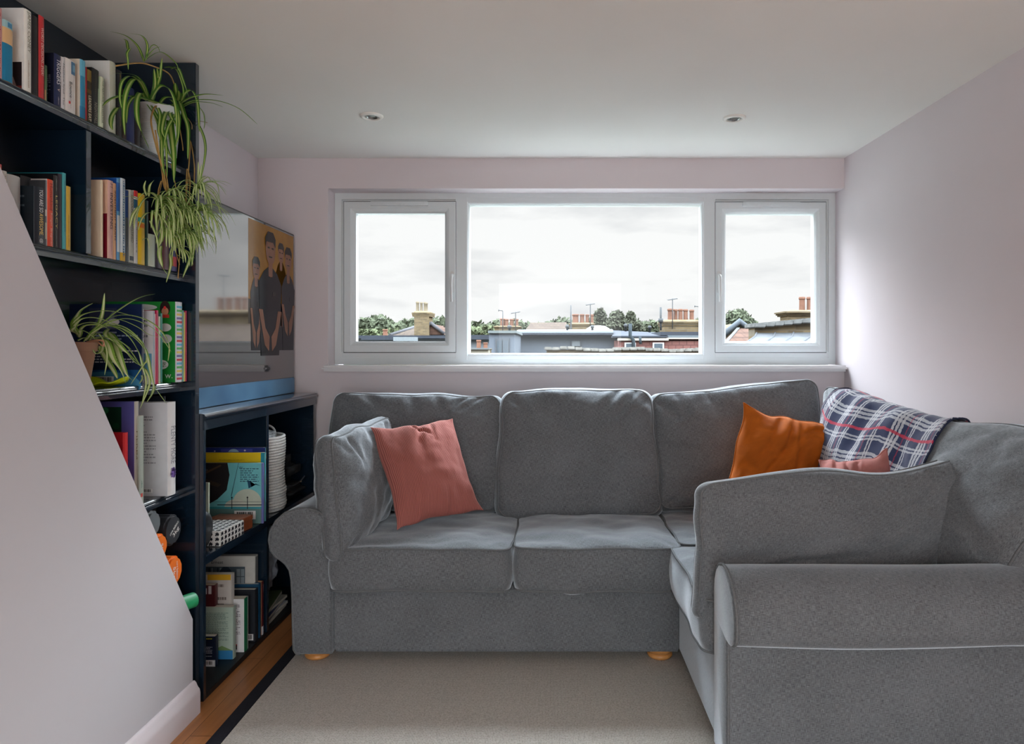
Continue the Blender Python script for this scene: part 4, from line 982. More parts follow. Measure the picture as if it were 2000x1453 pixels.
# --- low bookcase, lower left bay (back covers face the room)
Z = .0225; g = 'books on the bottom shelf of the low bookcase'
def lb(pr, xs, tpy, depth, t, cov, spn, label, **k):
    y = YX(pr, xs)
    return book(pr, pr, tpy, xs, k.pop('zb', Z), depth, cov, spn, label=label, group=g, y0=y, y1=y + t, h=H - (tpy - CY) / F * y - k.get('zbb', Z), **{a: b for a, b in k.items() if a != 'zbb'})
lb(421, -1.300, 1243, .115, .022, (16, 26, 48), (18, 28, 50), 'small navy paperback with yellow heading and bar code, nearest on the bottom shelf', hard=False,
   prints=[('l', .1, .84, .9, .95, 2, (226, 210, 40)), ('l', .08, .32, .9, .82, 10, (186, 190, 200)), ('r', 0, 0, 1, .22, (196, 200, 200)), ('b', .45, .03, .97, .2)])
lb(455, -1.262, 1186, .17, .026, (166, 186, 172), (160, 180, 170), 'pale green paperback with a blue foot on the bottom shelf', hard=False,
   prints=[('r', 0, 0, 1, .17, (48, 120, 170)), ('p', [(.2, .17), (.45, .27), (.6, .20), (.75, .26), (1, .17)], (110, 140, 90)), ('l', .1, .36, .9, .9, 26, (96, 120, 112)), ('r', .35, .04, .65, .14, (200, 205, 200))])
lb(477, -1.246, 1170, .185, .036, (206, 208, 210), (30, 120, 84), 'white paperback with a green spine on the bottom shelf', hard=False,
   prints=[('l', .1, .3, .92, .90, 20, (110, 108, 116)), ('r', .72, .05, .85, .15, (50, 44, 48)), ('r', .72, .13, .85, .15, (190, 40, 50))])
lb(498, -1.245, 1152, .20, .030, (38, 42, 48), (30, 34, 40), 'charcoal book with a bar code behind the white paperback', hard=True,
   prints=[('b', .78, .03, .97, .15), ('l', .82, .28, .86, .9, 7, (130, 134, 140))])
lb(505, -1.245, 1141, .20, .022, (20, 66, 96), (18, 70, 104), 'teal-blue hardback behind the charcoal book')
lb(511, -1.245, 1137, .20, .020, (150, 110, 80), (84, 26, 34), 'maroon spine book behind the teal-blue hardback', sp=[(0, 0, 1, .16, (190, 190, 196))], title='~', tcol=(190, 190, 196), tfrac=(.05, .2), tsize=.5)
lb(519.5, -1.243, 1133, .19, .026, (176, 190, 204), (40, 130, 164), 'pale blue book with a cyan spine, next to the divider', title='~', tcol=(200, 220, 230), tfrac=(.3, .8), tsize=.4, prints=[('t', '~', .9, .36, .96, .38, (80, 90, 110)), ('r', .88, .05, .97, .08, (90, 110, 140))])
# books further back in that bay
for (x1, y, tz, dp, t, c, lb_, pr) in ((-1.290, 2.735, .343, .17, .03, (196, 192, 186), 'cream paperback with a yellow edge at the back of the bottom shelf', [('r', .45, .93, 1, 1, (206, 160, 40)), ('l', .1, .5, .9, .9, 5, (120, 110, 104))]),
                                       (-1.338, 2.70, .312, .15, .025, (80, 28, 32), 'dark red book with white blocks low behind the front row', [('r', .72, .88, .80, .96, (210, 205, 205)), ('r', .84, .88, .92, .99, (210, 205, 205))])):
    book(0, 0, 0, x1, .0225, dp, c, c, label=lb_, group=g, y0=y, y1=y + t, h=tz - .0225, prints=pr, hard=False)
er = thing('picture_book', 'large pale exhibition book titled Ernest with a grey photograph, at the back of the bay', 'book', (-1.33, 2.91, .0225), g)
bm = bmesh.new(); y0_ = 2.905; x1_ = YX(498, 1) and (498 - CX) / F * y0_
bbox(x1_ - .27, x1_, y0_, y0_ + .032, .0228, H - (1086 - CY) / F * y0_, bev=.002, bm=bm); zt_ = H - (1086 - CY) / F * y0_
mk('cover', bm, mat((190, 190, 184), .45, 'putty_cover'), er)
bm = bmesh.new(); box(bm, x1_ - .005, x1_ + .0006, y0_ + .004, y0_ + .028, .05, zt_ - .006); mk('spine_print', bm, mat((120, 122, 122), .6), er)
bm = bmesh.new(); yy = y0_ - .0006; cm = [(70, 84, 92), (28, 44, 56), (130, 144, 150), (24, 26, 30)]
def q4(x0, z0, x1, z1, m_, k=0): bm.faces.new([bm.verts.new(p) for p in ((x0, yy - k * .0002, z0), (x1, yy - k * .0002, z0), (x1, yy - k * .0002, z1), (x0, yy - k * .0002, z1))]).material_index = m_
q4(x1_ - .25, zt_ - .16, x1_ - .042, zt_ - .045, 0)
bm.faces.new([bm.verts.new((x1_ - .125 + .03 * math.cos(a / 10 * 6.283), yy - .0003, zt_ - .088 + .045 * math.sin(a / 10 * 6.283))) for a in range(10)]).material_index = 1
for k in range(9): q4(x1_ - .245 + .012 * k, zt_ - .155, x1_ - .239 + .012 * k, zt_ - .05, k % 3, 1)
for k in range(3):
    for j in range(2): q4(x1_ - .078 + .018 * j, zt_ - .085 - .034 * k, x1_ - .063 + .018 * j, zt_ - .055 - .034 * k, 2, 2)
text_bm(bm, 'Ernest', frame((x1_ - .16, yy - .0004, zt_ - .026), (1, 0, 0), (0, 0, 1)), .05, .013, 3)
mk('cover_print', bm, [mat(c, .5) for c in cm], er)

# --- low bookcase, upper left bay
Z = .509; g = 'picture books on the upper shelf of the low bookcase'
def ub(pr, y, tpy, depth, t, cov, spn, label, **k):
    xs = (pr - CX) / F * y
    return book(0, 0, 0, xs, Z, depth, cov, spn, label=label, group=g, y0=y, y1=y + t, h=H - (tpy - CY) / F * y - Z, hard=False, **k)
ub(518, 2.938, 874, .27, .008, (22, 40, 110), (50, 110, 130), 'dark blue picture book, furthest back behind the yellow one', prints=[('r', .3, .9, .8, .98, (60, 66, 150)), ('e', .5, .92, .09, .06, (150, 180, 200)), ('e', .68, .96, .015, .012, (220, 220, 230)), ('e', .2, .95, .012, .01, (200, 200, 220))])
ub(517.5, 2.918, 884, .28, .012, (222, 190, 20), (60, 150, 170), 'yellow picture book with a teal edge', prints=[('r', .94, 0, 1, 1, (40, 140, 160)), ('t', '~', .3, .885, .7, .905, (60, 50, 20))])
ub(514, 2.885, 904, .30, .008, (110, 190, 196), (110, 84, 170), 'aqua picture book with a dark ship hull on its cover',
   prints=[('p', [(0, 1), (.50, 1), (.53, .80), (.49, .55), (.36, .40), (.18, .28), (0, .25)], (30, 24, 26)), ('p', [(.05, .9), (.2, .82), (.42, .95), (.4, .97), (.2, .86)], (80, 60, 44)), ('p', [(.1, .7), (.36, .6), (.42, .64), (.15, .76)], (56, 42, 34)),
           ('t', '~', .06, .86, .22, .92, (150, 140, 130)), ('e', .78, .35, .2, .22, (186, 196, 180)), ('e', .62, .28, .16, .12, (196, 200, 186)), ('p', [(.655, 1), (.66, 1), (.56, .45), (.55, .45)], (30, 60, 80)),
           ('l', .68, .68, .94, .92, 7, (60, 96, 116)), ('t', 'W', .66, .9, .72, .94, (20, 40, 90)), ('p', [(.78, .72), (.80, .58), (.9, .64), (.97, .62), (.9, .66), (.84, .60), (.82, .7)], (20, 70, 96)), ('r', 0, 0, 1, .24, (96, 130, 128)), ('r', 0, .24, 1, .275, (60, 150, 160)),
           ('r', .3, .355, 1, .36, (50, 60, 70)), ('r', .36, .30, 1, .315, (40, 50, 60)), ('r', .56, .24, .57, .42, (24, 30, 40)), ('r', .78, .24, .79, .42, (24, 30, 40)), ('e', .565, .43, .012, .015, (24, 30, 40)), ('e', .785, .43, .012, .015, (24, 30, 40)), ('b', .6, .07, .9, .21), ('r', .985, 0, 1, 1, (110, 84, 170))])
ub(407, 2.66, 943, .12, .010, (176, 186, 166), (180, 190, 170), 'small pale green book showing the letters bee and pink flowers', prints=[('r', .55, .86, .93, .97, (70, 20, 24)), ('e', .74, .915, .09, .03, (220, 70, 60)), ('t', 'bee', .3, .74, .8, .82, (60, 66, 60)), ('t', '~', .4, .63, .8, .66, (90, 90, 84)), ('e', .6, .30, .26, .09, (206, 130, 120)), ('e', .6, .30, .08, .035, (220, 180, 60)), ('e', .75, .12, .2, .06, (190, 100, 96)), ('p', [(.5, 0), (.56, 0), (.62, .3), (.58, .3)], (70, 110, 70)), ('e', .3, .16, .2, .06, (120, 150, 100))])

# storage boxes
bo = thing('decorated_box', 'small white box patterned with black houndstooth on the shelf below the television', 'box', (-1.29, 2.62, Z))
def rotbox(cx_, cy_, w, d, z0, z1, ang, bev=.002):
    return bbox(-w / 2, w / 2, -d / 2, d / 2, z0, z1, bev=bev, M=Matrix.Translation((cx_, cy_, 0)) @ Matrix.Rotation(ang, 4, 'Z'))
Mb = Matrix.Translation((-1.297, 2.635, 0)) @ Matrix.Rotation(math.radians(-4), 4, 'Z')
bm = bbox(-.062, .062, -.085, .085, Z + .001, Z + .058, bev=.002, M=Mb); mk('carton', bm, mat((206, 206, 202), .5, 'white_card'), bo)
bm = bmesh.new()
def tooth(o, u, v, s):
    o = Vector(o); u = Vector(u); v = Vector(v)
    pts = [(-.5, -.28), (-.2, -.5), (0, -.22), (.2, -.5), (.32, -.3), (.5, -.1), (.34, .1), (.5, .34), (.2, .2), (0, .5), (-.18, .2), (-.5, .3), (-.3, 0)]
    bm.faces.new([bm.verts.new(Mb @ (o + u * a * s + v * b * s)) for a, b in pts])
for i in range(5):
    for j in range(7): tooth((-.05 + .025 * i, -.073 + .0243 * j, Z + .0587), (1, 0, 0), (0, 1, 0), .019)
    for k in range(3): tooth((-.05 + .025 * i, -.0857, Z + .010 + .0185 * k), (1, 0, 0), (0, 0, 1), .017)
for j in range(7):
    for k in range(3): tooth((.0627, -.073 + .0243 * j, Z + .010 + .0185 * k), (0, 1, 0), (0, 0, 1), .018)
mk('houndstooth_print', bm, mat((20, 22, 32), .5, 'houndstooth_ink'), bo)
bo = thing('wooden_box', 'flat reddish-brown wooden box behind the patterned box', 'box', (-1.30, 2.78, Z))
bm = bbox(-.072, .072, -.05, .05, Z + .001, Z + .036, bev=.002, M=Matrix.Translation((-1.316, 2.775, 0)) @ Matrix.Rotation(math.radians(-6), 4, 'Z'))
bbox(-.073, .073, -.051, .051, Z + .037, Z + .055, bev=.002, M=Matrix.Translation((-1.316, 2.775, 0)) @ Matrix.Rotation(math.radians(-6), 4, 'Z'), bm=bm)
mk('body', bm, mat((122, 62, 34), .4, 'mahogany', var=.2, scale=60), bo)
bo = thing('headphone_case', 'rounded black zip case at the left end of the shelf', 'case', (-1.30, 2.50, Z))
bm = bmesh.new(); prof = [(.001, -.028), (.05, -.028), (.066, -.022), (.072, -.008), (.072, .008), (.066, .022), (.05, .028), (.001, .028)]
lathe(bm, prof, (-1.30, 2.50, Z + .073), 32, M=Matrix.Rotation(math.radians(90), 4, 'Y') @ Matrix.Rotation(math.radians(90), 4, 'Z'))
for v in bm.verts:
    if v.co.z < Z + .004: v.co.z = Z + .003
mk('shell', bm, mat((18, 20, 24), .45, 'black_shell'), bo, auto=60)

# white rope basket
bk = thing('rope_basket', 'tall white coiled rope basket in the right bay under the television', 'basket', (-1.345, 3.06, .509))
bm = bmesh.new(); bc = Vector((-1.335, 3.135, 0)); nco = 27; zb_ = .513; zt_ = .513 + .325
for k in range(nco):
    a = k / (nco - 1); r_ = .092 + .003 * math.sin(a * 9) + (.003 * math.sin(a * 30) if a < .28 else 0); wob = .004 * math.sin(a * 11) if a < .28 else 0
    z_ = zb_ + (zt_ - zb_) * a + .0055
    tube(bm, [(bc.x + (r_ + wob) * math.cos(q / 28 * 6.2832), bc.y + r_ * math.sin(q / 28 * 6.2832), z_ + .004 * math.sin(q / 28 * 6.2832)) for q in range(28)], .0072, closed=True, n=7, mi=0)
mk('rope_wall', bm, mat((214, 214, 212), .9, 'white_cotton_rope', var=.12, scale=160, bump=.5), bk)
bm = bmesh.new(); lathe(bm, [(.076, .0), (.076, .004)], (bc.x, bc.y, .511), 28); mk('base', bm, mat((200, 200, 198), .9), bk)
for s in (0, 1):
    bm = bmesh.new(); yy = bc.y + (-.06 if s == 0 else .05)
    tube(bm, smooth_path([(bc.x - .035, yy, zt_ - .01), (bc.x - .03, yy, zt_ + .035), (bc.x, yy + .005, zt_ + .052), (bc.x + .03, yy + .01, zt_ + .032), (bc.x + .04, yy, zt_ - .01)], 6), .005, n=7)
    mk('handle', bm, mat((190, 192, 192), .9, 'rope_handle', var=.1, scale=160), bk)
bg = thing('plastic_bag', 'grey crumpled bag with red print inside the rope basket', 'bag', (bc.x, bc.y, zt_ - .1))
def crumple(name, c, rad, m, par, amp=.35, fr=1.6, seed=0, sub=4):
    bm = bmesh.new(); bmesh.ops.create_icosphere(bm, subdivisions=sub, radius=1)
    for v in bm.verts:
        d = v.co.normalized(); n_ = noise.fractal(d * fr + Vector((seed, seed, 0)), .7, 2.3, 5); r_ = abs(noise.noise(d * fr * 2.3 + Vector((seed, 9, 2))))
        k = 1 + amp * n_ - amp * .7 * (1 - r_ * 2) ** 3
        v.co = Vector((d.x * rad[0] * k, d.y * rad[1] * k, d.z * rad[2] * k)) + Vector(c)
    return mk(name, bm, m, par, smooth=True)
crumple('film', (bc.x, bc.y, zt_ - .005), (.065, .065, .045), mat((128, 132, 134), .3, 'grey_plastic', var=.25, scale=30), bg, seed=3)
bm = bmesh.new(); text_bm(bm, '~', frame((bc.x + .01, bc.y - .062, zt_ + .012), (1, 0, 0), (0, .35, .93)), .03, .018); mk('print', bm, mat((180, 50, 60), .5), bg)
# black bag in the same bay
bb = thing('black_bag', 'black soft camera bag in the right bay under the television', 'bag', (-1.34, 3.33, .509))
bm = bbox(-1.50, -1.262, 3.25, 3.51, .510, .575, bev=.028, seg=4)
mk('lower_pouch', bm, mat((20, 21, 24), .7, 'black_nylon', var=.2, scale=60, bump=.4), bb, smooth=True)
bm = bbox(-1.50, -1.275, 3.26, 3.50, .576, .715, bev=.05, seg=5)
for v in bm.verts: v.co.z += .012 * noise.noise(v.co * 14)
mk('body', bm, mat((14, 14, 17), .75, 'black_nylon2', var=.2, scale=60, bump=.4), bb, smooth=True)
bm = bmesh.new(); tube(bm, smooth_path([(-1.262, 3.20, .60), (-1.258, 3.30, .585), (-1.258, 3.40, .59), (-1.264, 3.47, .60)], 6), .0035, n=6); mk('zip', bm, mat((50, 50, 54), .4, metal=.5), bb)
bm = bmesh.new(); bmesh.ops.create_icosphere(bm, subdivisions=2, radius=.004, matrix=Matrix.Translation((-1.256, 3.40, .586))); mk('zip_pull', bm, mat((150, 130, 110), .4, metal=.6), bb)
# lower right bay: crumpled bags, laptops, magazines
mg = 'magazines lying in the lower right bay'
zz = .0228
for k, (w, t, c, lab) in enumerate((( .20, .016, (176, 172, 160), 'cream magazine at the bottom of the pile in the lower right bay'), (.19, .012, (198, 200, 204), 'white magazine second in the pile in the lower right bay'), (.20, .014, (40, 60, 110), 'dark blue magazine in the middle of the pile in the lower right bay'),
                                     (.19, .012, (160, 158, 150), 'grey magazine near the top of the pile in the lower right bay'), (.18, .016, (90, 104, 70), 'olive green magazine on top of the pile in the lower right bay'))):
    o = thing('magazine', lab, 'magazine', (-1.36, 3.10, zz), mg)
    M_ = Matrix.Translation((-1.365, 3.125, 0)) @ Matrix.Rotation(math.radians([3, -4, 6, -2, 9][k]), 4, 'Z')
    bm = bbox(-w / 2, w / 2, -.13, .13, zz + .0005, zz + .0015, bev=0, M=M_); bbox(-w / 2, w / 2, -.13, .13, zz + t - .0012, zz + t - .0002, bev=0, M=M_, bm=bm)
    mk('cover', bm, mat(c, .35), o)
    bm = bbox(-w / 2 + .001, w / 2 - .001, -.129, .129, zz + .0016, zz + t - .0013, bev=0, M=M_); mk('pages', bm, PAGE, o); zz += t
bb = thing('carrier_bag', 'crumpled pale grey plastic bag stuffed into the lower right bay', 'bag', (-1.33, 3.12, .1))
crumple('film', (-1.345, 3.115, .285), (.075, .12, .165), mat((150, 156, 166), .4, 'pale_plastic', var=.22, scale=22), bb, amp=.32, fr=1.8, seed=12, sub=5)
for k, (dx, lab) in enumerate(((0, 'black laptop leaning in the gap beside the sofa arm, nearer the bookcase'), (.028, 'black laptop leaning in the gap beside the sofa arm, nearer the sofa'))):
    lp_ = thing('laptop', lab, 'laptop', (-1.2, 3.2, .02), 'laptops leaning beside the sofa arm')
    M_ = Matrix.Translation((-1.150 + dx, 3.17, .009)) @ Matrix.Rotation(math.radians(-17), 4, 'Y')
    bm = bbox(-.011, 0, 0, .24, 0, .34, bev=.002, M=M_); mk('lid', bm, mat((14, 15, 18), .4, 'black_laptop'), lp_)
    bm = bbox(.0005, .0035, .001, .239, .002, .338, bev=.001, M=M_); mk('hinge_edge', bm, mat((160, 166, 166), .3, 'silver_edge', metal=.6), lp_)['label'] = 'silver edge strip'
    bm = bmesh.new()
    for q in range(5): box(bm, -.009, -.003, -.0008, .0005, .06 + q * .055, .085 + q * .055, 0, M_)
    mk('port', bm, mat((120, 122, 124), .4, metal=.5), lp_)

# --- dumbbells behind the sloping partition
def hexhead(bm, c, r, w, mi=0, n=6, bev=.008, rot=0):
    M = Matrix.Translation(c) @ Matrix.Rotation(math.radians(90), 4, 'Y')
    b = bmesh.new(); bmesh.ops.create_cone(b, cap_ends=True, segments=12 if n == 6 else n, radius1=r, radius2=r, depth=w, matrix=Matrix.Rotation(rot, 4, 'Z'))
    bmesh.ops.bevel(b, geom=list(b.edges), offset=bev, segments=4, affect='EDGES')
    bmesh.ops.transform(b, matrix=M, verts=b.verts); me = bpy.data.meshes.new('t'); b.to_mesh(me); b.free(); bm.from_mesh(me); bpy.data.meshes.remove(me)
rack = thing('dumbbell_rack', 'dark rack holding the dumbbells behind the sloping partition', 'rack', (-1.4, 2.2, .10))
bm = bmesh.new()
for x in (-1.505, -1.385):
    box(bm, x - .008, x + .008, 2.345, 2.37, .101, .70)
    for (y, z) in DB if False else ():
        pass
mk('post', bm, mat((20, 22, 26), .5, 'rack_steel'), rack)
g = 'vinyl dumbbells stacked behind the sloping wall'
for (px, py, x, r, c, lab, txt) in ((300, 1024, -1.30, .045, (96, 104, 108), 'grey dumbbell, only the edge of its head showing at the slope', ''),
                                    (339, 1035, -1.292, .053, (38, 41, 46), 'charcoal dumbbell marked 3kg, topmost beside the end panel', '3kg'),
                                    (314, 1068, -1.280, .043, (226, 112, 26), 'orange dumbbell, the smaller slice just under the charcoal one', '5'),
                                    (341, 1116, -1.275, .052, (228, 110, 24), 'orange dumbbell marked 5kg, lower of the two', '5kg')):
    c3 = PX(px, py, x + .03)
    o = thing('dumbbell', lab, 'dumbbell', (x - .06, c3.y, c3.z - r), g)
    mm = mat(c, .45, 'vinyl_%02x%02x%02x' % c, var=.05)
    bm = bmesh.new(); hexhead(bm, (x, c3.y, c3.z), r, .06, rot=.26); mk('head', bm, mm, o, auto=60)
    bm = bmesh.new(); hexhead(bm, (x - .17, c3.y, c3.z), r, .06, rot=.26); mk('head', bm, mm, o, auto=60)
    bm = bmesh.new(); lathe(bm, [(.014, -.07), (.016, 0), (.014, .07)], (x - .085, c3.y, c3.z), 20, M=Matrix.Rotation(math.radians(90), 4, 'Y')); mk('grip', bm, mm, o)
    bm = bmesh.new(); box(bm, x - .095, x - .075, c3.y, 2.37, c3.z - .016 - .010, c3.z - .016); mk('arm', bm, mat((20, 22, 26), .5, 'rack_steel'), rack)
    if txt:
        bm = bmesh.new(); xx = x + .0306
        if len(txt) > 1:
            text_bm(bm, 'core balance', frame((xx, c3.y + .002, c3.z + .006), (0, .82, .57), (0, -.57, .82)) if c[0] < 60 else frame((xx, c3.y + .016, c3.z), (0, 0, -1), (0, 1, 0)), r * 1.15, r * .2)
            text_bm(bm, txt, frame((xx, c3.y + .014, c3.z - .010), (0, .82, .57), (0, -.57, .82)) if c[0] < 60 else frame((xx, c3.y - .004, c3.z - .004), (0, 0, -1), (0, 1, 0)), r * .75, r * .34)
        else: text_bm(bm, '5kg', frame((xx, c3.y + .006, c3.z - .008), (0, 0, -1), (0, 1, 0)), r * .8, r * .3)
        mk('marking', bm, mat((225, 225, 220), .6), o)
# green ribbed roller end
c3 = PX(367, 1172, -1.256)
o = thing('foam_roller', 'green ribbed foam roller end poking out beside the bookcase panel', 'roller', (-1.30, c3.y, .1))
bm = bmesh.new(); prof = []; nr = 22
M_ = Matrix.Translation((c3.x, c3.y - .03, c3.z)) @ Matrix.Rotation(math.radians(62), 4, 'Z')
ring = lambda x, k: [bm.verts.new(M_ @ Vector((x, k * (.0245 + .0012 * (j % 2)) * math.cos(2 * math.pi * j / 44), k * (.0245 + .0012 * (j % 2)) * math.sin(2 * math.pi * j / 44)))) for j in range(44)]
R_ = [ring(-.26, 1), ring(.038, 1), ring(.041, .93), ring(.041, .84), ring(.039, .80), ring(.039, .01)]
for a, b in zip(R_, R_[1:]):
    for j in range(44): bm.faces.new((a[j], a[(j + 1) % 44], b[(j + 1) % 44], b[j]))
bm.faces.new(R_[0]); bm.faces.new(R_[-1])
mk('tube', bm, mat((36, 150, 96), .45, 'green_foam', var=.08), o, auto=40)

# ------------------------------------------------------------------ spider plants
def leafmat(name, edge, mid, w=.20):
    m, t, b = base(name); nn = t.nodes.new; lk = t.links.new
    b.inputs['Roughness'].default_value = .42; b.inputs['Specular IOR Level'].default_value = .4
    tcn = nn('ShaderNodeTexCoord'); sx = nn('ShaderNodeSeparateXYZ'); lk(tcn.outputs['UV'], sx.inputs[0])
    r = nn('ShaderNodeValToRGB'); e = r.color_ramp.elements; e[0].position = 0; e[0].color = lin(edge); e[1].position = 1; e[1].color = lin(edge)
    for p, c in ((.5 - w - .06, edge), (.5 - w, mid), (.5 + w, mid), (.5 + w + .06, edge)): x = e.new(p); x.color = lin(c)
    n1 = nn('ShaderNodeTexNoise'); n1.inputs['Scale'].default_value = 3; lk(tcn.outputs['Object'], n1.inputs[0])
    mz = nn('ShaderNodeMix'); mz.data_type = 'RGBA'; mz.blend_type = 'MULTIPLY'; mz.inputs[0].default_value = .5
    r2 = nn('ShaderNodeValToRGB'); r2.color_ramp.elements[0].position = .3; r2.color_ramp.elements[0].color = (.55, .6, .5, 1); r2.color_ramp.elements[1].position = .7
    lk(sx.outputs[0], r.inputs[0]); lk(n1.outputs[0], r2.inputs[0]); lk(r.outputs[0], mz.inputs[6]); lk(r2.outputs[0], mz.inputs[7]); lk(mz.outputs[2], b.inputs['Base Color'])
    tl = nn('ShaderNodeBsdfTranslucent'); lk(mz.outputs[2], tl.inputs[0]); ms = nn('ShaderNodeMixShader'); ms.inputs[0].default_value = .3
    o_ = t.nodes['Material Output']; lk(b.outputs[0], ms.inputs[1]); lk(tl.outputs[0], ms.inputs[2]); lk(ms.outputs[0], o_.inputs[0])
    return m
M_leafA = leafmat('variegated_leaf', (76, 130, 38), (194, 212, 122), .15)
M_leafB = leafmat('variegated_leaf_pale', (134, 174, 72), (232, 238, 186), .22)
M_stem = mat((168, 132, 70), .7, 'tan_runner', var=.2, scale=40)
def leaf(bm, uvl, pts, w, fold=.35, taper=.9, k=6):
    pts = smooth_path(pts, k); n = len(pts) - 1
    prev = None; acc = 0
    rows = []
    for i, p in enumerate(pts):
        t = (pts[min(n, i + 1)] - pts[max(0, i - 1)]).normalized()
        c = t.cross(Vector((0, 0, 1)))
        if c.length < .25: c = (prev if prev is not None else t.cross(Vector((.7, -.7, 0))))
        c = (c - t * c.dot(t)).normalized()
        if prev is not None and c.dot(prev) < 0: c = -c
        if prev is not None: c = (c * .35 + prev * .65); c = (c - t * c.dot(t)).normalized()
        prev = c; up = c.cross(t)
        s = i / n
        ww = w * min(1, .55 + s * 3) * (1 - s ** 2.6) ** .8 + .0004
        rows.append([bm.verts.new(p - c * ww + up * ww * fold), bm.verts.new(p - c * ww * .5 + up * ww * fold * .35), bm.verts.new(p), bm.verts.new(p + c * ww * .5 + up * ww * fold * .35), bm.verts.new(p + c * ww + up * ww * fold)])
        acc += 0
    for i in range(n):
        for j in range(4):
            f = bm.faces.new((rows[i][j], rows[i][j + 1], rows[i + 1][j + 1], rows[i + 1][j])); f.smooth = True
            for lp, (a, b) in zip(f.loops, ((j, i), (j + 1, i), (j + 1, i + 1), (j, i + 1))): lp[uvl].uv = (a / 4, b / n)
def arc(c, az, L, rise, droop, seg=7, rng=random):
    """leaf centre line: leaves c at azimuth az, rises then hangs"""
    p = Vector(c); d = Vector((math.cos(az) * math.cos(rise), math.sin(az) * math.cos(rise), math.sin(rise))); out = [p.copy()]
    for i in range(seg):
        p = p + d * (L / seg); out.append(p.copy()); d = (d + Vector((0, 0, -droop / seg * 2))).normalized()
    return out
def imgleaf(pts, ox, oy, sc, x0, x1, jit=0):
    """picture-space trace -> real 3-D curve sweeping from plane x0 (crown) towards plane x1 (tip)"""
    n = len(pts) - 1; out = []
    for i, (a, b) in enumerate(pts):
        s = i / n; out.append(PX(ox + a / sc, oy + b / sc, x0 + (x1 - x0) * (1 - (1 - s) ** 1.6) + jit * math.sin(s * 3)))
    return out
pl = thing('spider_plant', 'large trailing spider plant in a white pot on the top shelf', 'plant', (-1.318, 2.275, 1.881))
pc = Vector((-1.318, 2.275, 1.881))
bm = bmesh.new(); lathe(bm, [(.010, .0), (.050, .0), (.054, .006), (.0675, .158), (.069, .166), (.066, .168), (.063, .160), (.061, .140), (.01, .139)], pc, 48)
pot = mk('pot', bm, mat((206, 212, 214), .3, 'white_glazed_pot', var=.01), pl, auto=50)
bm = bmesh.new()
for k in range(30):
    zc = .012 + k * .0046; rr = .0545 + (.0675 - .0545) * (zc / .158)
    tube(bm, [(pc.x + rr * math.cos(q / 40 * 6.2832), pc.y + rr * math.sin(q / 40 * 6.2832), pc.z + zc) for q in range(40)], .0012, closed=True, n=4)
mk('ribbing', bm, mat((206, 212, 214), .3, 'white_glazed_pot', var=.01), pot)
bm = bmesh.new(); lathe(bm, [(.001, .146), (.03, .148), (.0615, .142)], pc, 24, cap=False); mk('soil', bm, mat((50, 34, 24), .95, 'soil', var=.4, scale=90, bump=1), pl)
bm = bmesh.new(); uvl = bm.loops.layers.uv.new('UVMap')
Z6 = (180, 100, 4.541)
LV = [([(510, 450), (440, 300), (350, 225), (270, 270), (245, 400), (265, 520)], .0055, -1.22), ([(510, 450), (430, 280), (360, 262), (300, 380), (280, 560), (290, 745)], .0085, -1.20),
      ([(520, 440), (600, 320), (670, 330), (720, 420), (745, 560), (750, 740)], .0085, -1.20), ([(500, 440), (470, 320), (380, 215), (180, 195)], .003, -1.24),
      ([(620, 500), (480, 430), (300, 400), (170, 430), (95, 485)], .0105, -1.24), ([(480, 440), (430, 372), (395, 470), (410, 650), (505, 865)], .0080, -1.19),
      ([(480, 470), (560, 600), (610, 760), (620, 1000), (650, 1120)], .0075, -1.22), ([(520, 480), (600, 640), (650, 800), (665, 1120)], .0060, -1.215),
      ([(530, 450), (560, 300), (548, 155)], .0075, -1.27), ([(560, 350), (600, 230), (620, 60)], .0060, -1.24), ([(560, 330), (585, 240), (575, 150)], .0055, -1.25),
      ([(700, 480), (690, 620), (720, 900), (725, 1165)], .0115, -1.215), ([(720, 470), (650, 560), (620, 700), (645, 770)], .0080, -1.21), ([(740, 440), (730, 560), (665, 700), (630, 890)], .0065, -1.20),
      ([(770, 430), (810, 560), (850, 700), (848, 960)], .0085, -1.215), ([(780, 480), (820, 380), (880, 352), (930, 450), (945, 600), (950, 715)], .0075, -1.19),
      ([(780, 470), (860, 420), (1000, 385), (1165, 393)], .0052, -1.12), ([(790, 490), (900, 440), (1100, 440), (1300, 510), (1465, 648)], .0036, -1.05), ([(800, 500), (900, 455), (1050, 460), (1160, 495)], .0034, -1.10),
      ([(700, 160), (760, 150), (810, 270), (860, 420)], .0045, -1.20), ([(640, 145), (740, 160), (800, 300), (810, 400)], .0048, -1.21), ([(860, 550), (960, 690), (1005, 870), (965, 1140)], .0050, -1.16),
      ([(760, 440), (742, 350), (735, 280)], .0085, -1.24), ([(760, 440), (770, 400), (765, 350)], .0090, -1.23), ([(245, 480), (180, 570), (165, 650), (180, 700)], .0065, -1.22), ([(480, 440), (390, 400), (320, 480), (305, 640)], .0060, -1.22),
      ([(640, 740), (660, 860), (720, 985)], .0055, -1.215), ([(600, 470), (640, 420), (690, 410), (760, 430)], .0055, -1.25), ([(690, 430), (740, 480), (770, 620), (760, 800)], .0075, -1.20), ([(560, 470), (600, 560), (590, 700), (610, 800)], .0060, -1.22),
      ([(955, 500), (990, 560), (998, 640), (990, 690)], .0018, -1.18), ([(740, 500), (690, 560), (760, 700), (740, 850)], .0070, -1.20), ([(430, 420), (520, 440), (620, 470), (700, 480)], .006, -1.25)]
for (pts, w, xe) in LV: leaf(bm, uvl, imgleaf(pts, *Z6, -1.300, xe), w)
Z1 = (0, 0, 3.823)
